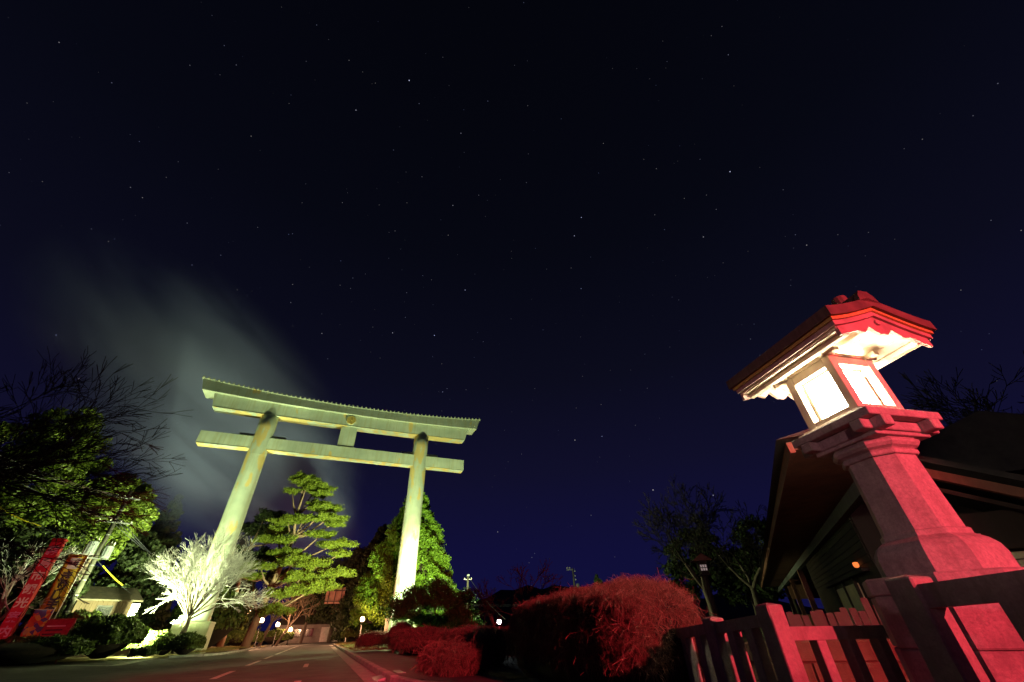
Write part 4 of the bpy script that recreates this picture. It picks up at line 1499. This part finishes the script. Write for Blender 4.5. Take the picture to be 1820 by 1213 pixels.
# ------------------------------------------------------------------ floodlight housings, one of them for the added tree fill
def flood(label, loc, target):
    top = empty('ground_floodlight', loc, 0, label, 'floodlight')
    MB().box((0, 0, -.28), (.5, .4, .3), bev=.02).build('concrete_base', M['kerb'], top)
    d = (Vector(target) - Vector(loc)).normalized()
    q = d.to_track_quat('-Z', 'Y')
    b = MB().lathe([(.16, .34), (.24, .26), (.27, .10), (.27, .06)], 20).build('housing', M['darkmetal'], top, True)
    b.rotation_euler = q.to_euler()
    l = MB().lathe([(.0, .055), (.255, .055)], 20, cap=False).build('lens', M['lens'], top)
    l.rotation_euler = q.to_euler()
    y = MB()
    for s in (-1, 1):
        y.box((s * .30, 0, -.04), (.03, .06, .36))
    y.build('yoke', M['darkmetal'], top)


flood('ground floodlight behind the overexposed shrub by the left pillar', FL_L, (-22.0, 37.8, 17.5))
flood('added fill floodlight behind the ball shrub lighting the left trees', FILL_T, (-41.5, 37.0, 13.0))  # housing of the added fill for the left trees
flood('ground floodlight hidden behind the small garden pine', FL_R, (-12.5, 43.0, 15.0))

# ------------------------------------------------------------------ poles and cables
def cable(name, label, p, q, sag, r=.012, n=14, mat='cable', group=None):
    p, q = Vector(p), Vector(q)
    pts = []
    for i in range(n + 1):
        u = i / n
        v = p.lerp(q, u)
        v.z -= sag * 4 * u * (1 - u)
        pts.append(v)
    o = MB().tube(pts, r, 5).build(name, M[mat])
    return setp(o, label, 'cable', group)


PD = 44.0
pole = empty('utility_pole', pol(-44.3, PD), R_(44.3), 'concrete utility pole with two transformers at the left', 'utility pole')
MB().tube([(0, 0, 0), (0, 0, 5), (0, 0, 10.6)], [.19, .165, .135], 14).build('shaft', M['conc'], pole, True)
for z, w in ((8.25, 2.1), (10.0, 1.5)):
    ar = MB().box((.05, -.16, z), (w, .09, .09), bev=.01).build('crossarm', M['steel'], pole)
    for k in (-.44, -.15, .15, .44):
        MB().lathe([(.03, 0), (.055, .03), (.035, .07), (.055, .10), (.02, .15)], 10, ((k * w) + .05, -.16, z + .046)).build('insulator', M['white'], ar, True)
for x, s_, z in ((-.52, .90, 6.45), (.46, .76, 6.30)):
    tk = MB().lathe([(.05, -.55 * s_), (.33 * s_, -.53 * s_), (.35 * s_, -.45 * s_), (.34 * s_, .42 * s_), (.36 * s_, .46 * s_), (.28 * s_, .52 * s_), (.05, .55 * s_)], 18).build('transformer', M['tank'], pole, True)
    tk.location = (x, -.1, z)
    for k in range(3):
        MB().lathe([(.035, 0), (.06, .05), (.035, .09), (.06, .14), (.03, .24), (.015, .34)], 10, (-.18 + .18 * k, 0, .5 * s_)).build('bushing', M['white'], tk, True)
    for k in range(6):
        an = math.pi + math.pi * (k + .5) / 6
        MB().box((math.cos(an) * .36 * s_, math.sin(an) * .36 * s_, -.05), (.03, .03, .7 * s_)).build('cooling_fin', M['tank'], tk)
MB().box((0, -.12, 5.85), (1.5, .10, .08)).build('transformer_arm', M['steel'], pole)
for z in (1.8, 2.7, 3.6, 4.5, 5.4, 7.4, 9.1):
    MB().lathe([(.20 - z * .006, z - .03), (.205 - z * .006, z + .03)], 14, cap=False).build('band', M['steel'], pole)
pt = pol(-44.3, PD)
for k, (dz, off) in enumerate(((10.1, -.6), (10.15, 0), (10.1, .6), (8.45, -.5), (8.4, .5))):
    cable('overhead_cable', 'overhead power cable running from the pole to the upper left', pt + Vector((off * .7, off * .7, dz)), pol(-62, 21, 6.5 + k * .12), .4, .022, group='power cables over the left street')
for k in range(3):
    cable('overhead_cable', 'overhead power cable running from the pole behind the trees', pt + Vector((.5 - .4 * k, 0, 8.4)), pol(-36, 96, 9.5 + .4 * k), .8, .02, group='power cables behind the trees')
g1 = cable('cable_guard', 'yellow cable guard sleeve slanting behind the red sign', pol(-52.3, 43.0, 8.3), pol(-49.0, 43.2, 7.45), .1, .045, 8, 'yellow')
cable('guy_cable', 'thin guy cable carrying the yellow sleeve at the far left', pol(-60, 42.5, 10.4), pol(-47.0, 43.5, 6.9), .1, .012, 8)
cable('cable_guard', 'yellow cable guard sleeve right of the utility pole', pol(-43.5, 44.2, 5.45), pol(-41.4, 45.0, 4.35), .05, .04, 8, 'yellow')
cable('guy_cable', 'thin guy cable below the yellow sleeve right of the pole', pol(-44.2, 44, 5.8), pol(-40.4, 45.6, 3.8), .05, .012, 8)

# poles right of the torii
tp = empty('utility_pole', pol(-6.6, 52), 0, 'slim utility pole right of the cypress', 'utility pole')
MB().tube([(0, 0, 0), (0, 0, 5.9)], [.16, .12], 12).build('shaft', M['conc'], tp, True)
ar = MB().box((0, 0, 5.55), (.9, .08, .08)).build('crossarm', M['steel'], tp)
for k in (-.38, .38):
    MB().lathe([(.03, 0), (.06, .05), (.03, .12)], 8, (k, 0, 5.6)).build('insulator', M['white'], ar)
MB().box((.05, -.1, 5.95), (.3, .14, .18), bev=.02).build('switch_box', M['tank'], tp)
t2 = empty('utility_pole', pol(-7.35, 53), 0, 'shorter leaning steel pole beside the slim utility pole', 'utility pole')
MB().tube([(0, 0, 0), (-.06, 0, 4.1)], [.11, .09], 10).build('shaft', M['steel'], t2, True)
MB().box((-.06, 0, 4.15), (.22, .22, .12)).build('cap', M['steel'], t2)
cable('guy_cable', 'guy cable slanting down from the slim utility pole to the cold lamp', pol(-6.5, 52, 5.8), pol(-2.0, 44, 1.6), .3, .025)
for k in range(2):
    cable('overhead_cable', 'low cable strung right from the slim utility pole', pol(-6.6, 52, 3.1 + .12 * k), pol(6, 62, 4.0 + .15 * k), .4, .022, group='low cables right of the cypress')
ms = empty('mast', pol(6.6, 58), 0, 'small pole with fittings above the big hedge', 'utility pole')
MB().tube([(0, 0, 0), (0, 0, 6.9)], [.13, .10], 10).build('shaft', M['conc'], ms, True)
MB().box((-.35, 0, 6.75), (.9, .09, .09)).build('crossarm', M['steel'], ms)
for x, z in ((-.7, 6.9), (-.4, 6.9), (.25, 6.5), (.22, 6.0), (.25, 5.6)):
    MB().lathe([(.05, 0), (.09, .05), (.05, .14)], 8, (x, 0, z)).build('insulator', M['white'], ms)
MB().lathe([(.05, -.25), (.22, -.2), (.22, .2), (.05, .25)], 12, (.42, 0, 5.0)).build('transformer', M['tank'], ms, True)

# ------------------------------------------------------------------ street lamps
def street_lamp(label, loc, h, r=.19):
    top = empty('street_lamp', loc, 0, label, 'street lamp', 'globe lamps along the road')
    MB().tube([(0, 0, 0), (0, 0, .3), (0, 0, .32), (0, 0, h - r * 1.1)], [.09, .08, .05, .04], 10).build('post', M['darkmetal'], top, True)
    MB().lathe([(.05, h - r * 1.25), (r * .7, h - r * .95), (r * .5, h - r * .8)], 14, cap=False).build('collar', M['darkmetal'], top, True)
    prof = [(max(.004, r * math.sin(math.pi * i / 12)), h - r * math.cos(math.pi * i / 12)) for i in range(13)]
    MB().lathe(prof, 20, cap=False).build('globe', M['lampglobe'], top, True)
    lamp('lamp_light', 'POINT', Vector(loc) + Vector((0, -.3, h + r * 1.6)), 1300, (1.0, .50, .25), .12)
    return top


street_lamp('leftmost glowing globe lamp on the left roadside', pol(-28.7, 58), 2.42, .25)
street_lamp('second glowing globe lamp from the left', pol(-27.05, 70), 2.24, .26)
street_lamp('glowing globe lamp nearest the lit house', pol(-25.7, 78), 1.75, .28)
street_lamp('small low globe lamp between the second lamp and the lit house', pol(-27.0, 90), 1.40, .22)
street_lamp('large glowing globe lamp on the right roadside', pol(-18.5, 46.5), 1.98, .20)
street_lamp('small globe lamp at the road sign post', pol(-19.95, 60), 1.55, .17)
street_lamp('tiny pale globe lamp far left behind the torii foot', pol(-32.0, 72), 1.0, .16)
led = empty('parking_floodlight', pol(-2.75, 17.5), 0, 'cold white floodlight shining beside the big hedge', 'floodlight')
MB().tube([(0, 0, 0), (0, 0, .92)], .03, 10).build('post', M['steel'], led)
MB().box((0, .06, 1.05), (.20, .10, .18), bev=.02).build('housing', M['darkmetal'], led)
ll_ = MB().lathe([(.002, 0), (.06, .0)], 20, cap=False).build('lens', M['lampled'], led)
ll_.location = (0, -.004, 1.05)
ll_.rotation_euler.x = R_(90)
led.rotation_euler.z = R_(2)
# two thin white marker poles beside the right torii foot
for az_, d_, h_, lb in ((-15.2, 40.5, 3.3, 'thin pale pole left of the right torii foot'), (-12.6, 41.5, 2.9, 'thin pale pole right of the right torii foot')):
    o = empty('marker_pole', pol(az_, d_), 0, lb, 'pole')
    MB().tube([(0, 0, 0), (0, 0, h_)], .035, 8).build('shaft', M['white'], o)
    MB().lathe([(.05, h_), (.05, h_ + .05)], 8).build('cap', M['steel'], o)

# ------------------------------------------------------------------ overhead road sign seen from behind
sg = empty('road_sign', pol(-20.05, 72), R_(21), 'overhead road sign seen from behind on a tall steel post', 'road sign')
MB().tube([(0, 0, 0), (0, 0, 3), (.05, 0, 6.6)], [.12, .11, .09], 12).build('post', M['steel'], sg, True)
MB().tube([(.05, 0, 6.2), (-1.2, 0, 6.25)], .045, 8).build('arm', M['steel'], sg)
MB().tube([(.04, 0, 4.8), (-1.2, 0, 4.85)], .045, 8).build('arm', M['steel'], sg)
bd = MB().box((-2.35, .02, 5.55), (2.5, .04, 2.0), bev=.01).build('sign_board', M['signback'], sg)
for x in (-3.2, -2.35, -1.5):
    MB().box((x, -.035, 5.55), (.10, .06, 1.96)).build('stiffener', M['darkmetal'], bd)
for z in (4.85, 6.15):
    MB().box((-2.35, -.075, z), (2.46, .03, .09)).build('stiffener', M['darkmetal'], bd)


# ------------------------------------------------------------------ signs at the left
def glyph(ch, size, mat, parent, loc, rot, bold=.012, name='lettering', sx=1.0):
    c = bpy.data.curves.new('glyph', 'FONT')
    c.body = ch
    c.size = size
    c.offset = bold * size
    c.extrude = .004
    c.resolution_u = 2
    c.align_x = 'CENTER'
    o = bpy.data.objects.new('glyph', c)
    COL.objects.link(o)
    me = bpy.data.meshes.new_from_object(o.evaluated_get(bpy.context.evaluated_depsgraph_get()))
    bpy.data.objects.remove(o)
    bpy.data.curves.remove(c)
    me.materials.clear()
    q = link_mesh(name, me, mat, parent)
    q.location, q.rotation_euler = loc, rot
    q.scale = (sx, 1, 1)
    return q


# red pillar sign
SD = 40.5
ps = empty('sign_pillar', pol(-47.3, SD), R_(47.3) - R_(14), 'tall red sign pillar with white vertical lettering', 'sign')
MB().box((0, 0, 3.25), (.62, .50, 6.1), bev=.03).build('body', M['signred'], ps)
MB().box((0, 0, 6.36), (.68, .56, .12), bev=.03, taper=.9).build('cap', M['signred'], ps)
MB().box((0, 0, .12), (1.0, .85, .24), bev=.03).build('base', M['kerb'], ps)
for k, ch in enumerate('霧島市観光案内所'):
    glyph(ch, .54, M['signlet'], ps, (0, -.2565, 5.52 - k * .69), (R_(90), 0, 0), .022)
# yellow nobori banner on its pole
nb = empty('banner', pol(-45.55, 41.0), R_(45.5) - R_(8), 'tall yellow cloth banner with dark brush writing', 'banner')
MB().tube([(.50, 0, 0), (.50, 0, 5.85)], .025, 8).build('pole', M['white'], nb)
MB().tube([(.55, 0, 5.72), (-.48, 0, 5.72)], .015, 6).build('cross_rod', M['white'], nb)


def cloth(name, mat, parent, x0, x1, z0, z1, y=0, amp=.05, seed=0):
    nx_, nz_ = 8, 26
    vs, fs = [], []
    for j in range(nz_ + 1):
        for i in range(nx_ + 1):
            u, v = i / nx_, j / nz_
            yy = y + amp * math.sin(v * 5 + seed) * (1 - u) + .02 * math.sin(u * 9 + v * 7)
            vs.append((x0 + (x1 - x0) * u + .02 * math.sin(v * 8), yy, z0 + (z1 - z0) * v))
    for j in range(nz_):
        for i in range(nx_):
            a_ = j * (nx_ + 1) + i
            fs.append((a_, a_ + 1, a_ + nx_ + 2, a_ + nx_ + 1))
    me = bpy.data.meshes.new(name)
    me.from_pydata(vs, [], fs)
    o = link_mesh(name, me, mat, parent, True)
    s = o.modifiers.new('thick', 'SOLIDIFY')
    s.thickness = .006
    return o


cl = cloth('cloth', M['banner'], nb, -.46, .47, 2.55, 5.68)
MB().box((.02, -.075, 5.15), (.50, .004, .62)).build('printed_square', M['bannerwhite'], cl)
for k, ch in enumerate('霧島'):
    glyph(ch, .27, M['ink'], cl, (.12 - .28 * k, -.080, 5.05), (R_(90), 0, 0), .02)
for k, ch in enumerate('きりしま'):
    glyph(ch, .62, M['ink'], cl, (-.01 + .05 * (k % 2), -.085, 4.2 - k * .52), (R_(90), 0, 0), .05)
# patterned lower banner behind the board
n2 = empty('banner', pol(-45.75, 40.2), R_(45.5) - R_(8), 'patterned blue, yellow and red cloth banner below the yellow one', 'banner')
MB().tube([(.42, 0, 0), (.42, 0, 2.75)], .022, 8).build('pole', M['white'], n2)
t = NT('patterned_cloth')
co = t.coords((2.4, 2.4, 2.4))
vo = t.n('ShaderNodeTexVoronoi')
vo.inputs['Scale'].default_value = 2.2
t.l(co, vo.inputs['Vector'])
sp = t.n('ShaderNodeSeparateColor')
t.l(vo.outputs['Color'], sp.inputs[0])
t.base(t.ramp(sp.outputs[0], [(0, (.10, .09, .28)), (.34, (.12, .10, .32)), (.36, (.62, .50, .10)), (.66, (.60, .46, .12)), (.68, (.55, .13, .05)), (1, (.5, .1, .05))]))
t.rough(.85)
cloth('cloth', t.m, n2, -.42, .40, .35, 2.6, 0, .04, 1.4)
MB().tube([(.44, 0, 2.63), (-.46, 0, 2.63)], .013, 6).build('cross_rod', M['white'], n2)
# red slanted board sign with frame
rb_ = empty('notice_board', pol(-44.35, 39.6), R_(44.3) - R_(20), 'faded red notice board leaning on a thin frame', 'notice board')
pb = MB().box((0, 0, 0), (1.30, .05, 1.75), bev=.01).build('board', M['boardred'], rb_)
pb.location, pb.rotation_euler = (-.05, 0, 1.25), (R_(-14), 0, 0)
for k in range(6):
    MB().box((-.08, -.03, .55 - k * .2), (.86 - .1 * (k % 2), .006, .06)).build('text_line', M['signlet'] if k == 0 else M['ink'], pb)
for s in (-1, 1):
    MB().tube([(s * .62, .35, 0), (s * .62, .18, 2.15)], .025, 6).build('frame_leg', M['boardred'], rb_)
MB().tube([(-.62, .18, 2.13), (.62, .18, 2.13)], .025, 6).build('frame_bar', M['boardred'], rb_)

# hut behind
ht = empty('hut', pol(-42.6, 47.0), R_(42.6) + R_(18), 'small wooden hut with pale board walls behind the shrubs', 'hut')
MB().box((0, 0, 1.7), (3.3, 3.0, 3.4)).build('wall', M['hutwall'], ht)
for k in range(11):
    MB().box((-1.5 + k * .3, -1.515, 1.7), (.285, .03, 3.36), bev=.006).build('wall_board', M['hutwall'], ht)
MB().add([(-2.1, -2.0, 2.86), (2.1, -2.0, 2.86), (2.1, 2.0, 2.86), (-2.1, 2.0, 2.86), (-2.1, 0, 3.75), (2.1, 0, 3.75), (-2.1, -2.0, 2.96), (2.1, -2.0, 2.96), (2.1, 2.0, 2.96), (-2.1, 2.0, 2.96), (-2.1, 0, 3.87), (2.1, 0, 3.87)],
         [(0, 1, 5, 4), (4, 5, 2, 3), (6, 10, 11, 7), (10, 9, 8, 11), (0, 6, 7, 1), (3, 2, 8, 9), (0, 4, 10, 6), (4, 3, 9, 10), (1, 7, 11, 5), (5, 11, 8, 2)]).build('roof', M['hutroof'], ht).location.z = .5
wn_ = MB().box((.1, -1.55, 2.75), (.95, .05, .75)).build('window', M['darkmetal'], ht)
MB().box((.1, -1.58, 2.75), (.82, .02, .62)).build('pane', M['glass'], wn_)
MB().box((-.1, -1.60, 2.1), (.75, .04, .42), bev=.01).build('poster', M['tank'], ht)
MB().box((-.55, -1.60, 1.75), (.6, .04, .35), bev=.01).build('poster', M['boardred'], ht)
wb = empty('sign_board', pol(-39.75, 43.0), R_(40), 'pale plank sign standing behind the ball shrub', 'sign')
MB().box((0, 0, 2.0), (.46, .06, 2.2), bev=.015).build('plank', M['white'], wb)
MB().tube([(0, .06, 0), (0, .06, 2.6)], .05, 8).build('post', M['darkwood'], wb)
for k in range(4):
    MB().box((0, -.034, 2.75 - k * .4), (.26, .006, .24)).build('lettering', M['tank'], wb)

# ------------------------------------------------------------------ far lit houses
hs = empty('house', rd(100, -2.0), R_(22), 'pale lit house at the far bend of the road', 'house')
MB().box((0, 0, 1.4), (11, 6, 2.8)).build('wall', M['housewall'], hs)
MB().add([(-6, -3.8, 2.7), (6, -3.8, 2.7), (6, 3.8, 2.7), (-6, 3.8, 2.7), (-5, 0, 4.3), (5, 0, 4.3)], [(0, 1, 5, 4), (1, 2, 5), (2, 3, 4, 5), (3, 0, 4), (3, 2, 1, 0)]).build('roof', M['hutroof'], hs)
for x in (-4.2, -2.2, -.2):
    w_ = MB().box((x, -3.02, 1.5), (1.3, .06, 1.3)).build('window', M['darkmetal'], hs)
    for s in (-1, 1):
        MB().box((x + s * .31, -3.06, 1.5), (.54, .03, 1.1)).build('pane', M['glass'], w_)
MB().box((3.4, -3.02, 1.15), (3.2, .06, 2.2)).build('shutter', M['white'], hs)
for k in range(7):
    MB().box((3.4, -3.06, .25 + k * .3), (3.1, .03, .26), bev=.008).build('shutter_slat', M['white'], hs)
h2 = empty('kiosk', rd(92, 9.5), R_(22), 'small white kiosk with a lit red sign band far right', 'kiosk')
MB().box((0, 0, 1.1), (2.4, 2.0, 2.2)).build('wall', M['white'], h2)
MB().box((0, 0, 2.28), (2.8, 2.4, .16)).build('roof', M['hutroof'], h2)
MB().box((0, -1.03, 1.75), (2.1, .05, .3)).build('sign_band', M['signred'], h2)

# ------------------------------------------------------------------ small lantern behind the hedge
l2 = empty('lantern', pol(21.9, 19.0), R_(-10), 'small unlit lantern with added faint glow in its six panes behind the hedge', 'lantern')
MB().tube([(0, 0, 0), (0, 0, 2.25)], [.10, .085], 8).build('post', M['darkwood'], l2)
MB().box((0, 0, 2.28), (.40, .40, .05)).build('tray', M['darkwood'], l2)
MB().box((0, 0, 2.52), (.30, .30, .42)).build('fire_box', M['darkwood'], l2)
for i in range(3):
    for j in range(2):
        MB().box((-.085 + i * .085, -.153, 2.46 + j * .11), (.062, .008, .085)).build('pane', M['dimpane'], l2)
MB().prism([(-.34, 2.74), (.34, 2.74), (.30, 2.80), (0, 2.98), (-.30, 2.80)], -.34, .34).build('roof', M['redwood'], l2)
# pale kerb ramp lying on the pavement edge
kr = MB().prism([(0, .0), (.62, .0), (.62, .11), (.50, .11), (.06, .02)], -.45, .45).build('kerb_ramp', M['tank'])
kr.location = rd(11.7, 1.25, .014)
kr.rotation_euler.z = -RA
setp(kr, 'pale steel kerb ramp at the pavement edge beside the low hedge', 'kerb ramp')

# ------------------------------------------------------------------ drifting steam lit by the floodlights
stm = MB().lathe([(.02, -1.0)] + [(math.sin(math.pi * i / 12), -math.cos(math.pi * i / 12)) for i in range(1, 12)] + [(.02, 1.0)], 20).build('steam_cloud', None)
stm.location = pol(-41.3, 66, 28.5)
stm.scale = (32, 15, 14.5)
stm.rotation_euler = Matrix.Rotation(R_(39.5), 3, 'Z').to_euler()
stm.rotation_euler = (Matrix.Rotation(R_(39.5), 3, 'Z') @ Matrix.Rotation(R_(38), 3, 'Y')).to_euler()
setp(stm, 'pale drifting steam cloud lit behind the torii', 'steam', kind='stuff')
vm = bpy.data.materials.new('steam')
vm.use_nodes = True
vt = vm.node_tree
vt.nodes.clear()
vo_ = vt.nodes.new('ShaderNodeOutputMaterial')
vs_ = vt.nodes.new('ShaderNodeVolumePrincipled')
vs_.inputs['Color'].default_value = (.48, .56, 1.0, 1)
tc = vt.nodes.new('ShaderNodeTexCoord')
no = vt.nodes.new('ShaderNodeTexNoise')
no.inputs['Scale'].default_value = 1.5
no.inputs['Detail'].default_value = 4.0
no.inputs['Roughness'].default_value = .45
no.inputs['Distortion'].default_value = .5
mp_ = vt.nodes.new('ShaderNodeMapping')
mp_.inputs['Scale'].default_value = (.75, 1.0, 1.25)
mp_.inputs['Location'].default_value = (.3, .1, .2)
vt.links.new(tc.outputs['Object'], mp_.inputs[0])
vt.links.new(mp_.outputs[0], no.inputs['Vector'])
ln = vt.nodes.new('ShaderNodeVectorMath')
ln.operation = 'LENGTH'
vt.links.new(tc.outputs['Object'], ln.inputs[0])
fo = vt.nodes.new('ShaderNodeMapRange')
fo.interpolation_type = 'SMOOTHSTEP'
fo.inputs['From Min'].default_value, fo.inputs['From Max'].default_value = 1.0, .05
vt.links.new(ln.outputs['Value'], fo.inputs['Value'])
nr = vt.nodes.new('ShaderNodeMapRange')
nr.inputs['From Min'].default_value, nr.inputs['From Max'].default_value = .40, .72
vt.links.new(no.outputs['Fac'], nr.inputs['Value'])
mu_ = vt.nodes.new('ShaderNodeMath')
mu_.operation = 'MULTIPLY'
vt.links.new(fo.outputs[0], mu_.inputs[0])
vt.links.new(nr.outputs[0], mu_.inputs[1])
m2_ = vt.nodes.new('ShaderNodeMath')
m2_.operation = 'MULTIPLY'
vt.links.new(mu_.outputs[0], m2_.inputs[0])
m2_.inputs[1].default_value = .52
vt.links.new(m2_.outputs[0], vs_.inputs['Density'])
vt.links.new(vs_.outputs[0], vo_.inputs['Volume'])
stm.data.materials.append(vm)
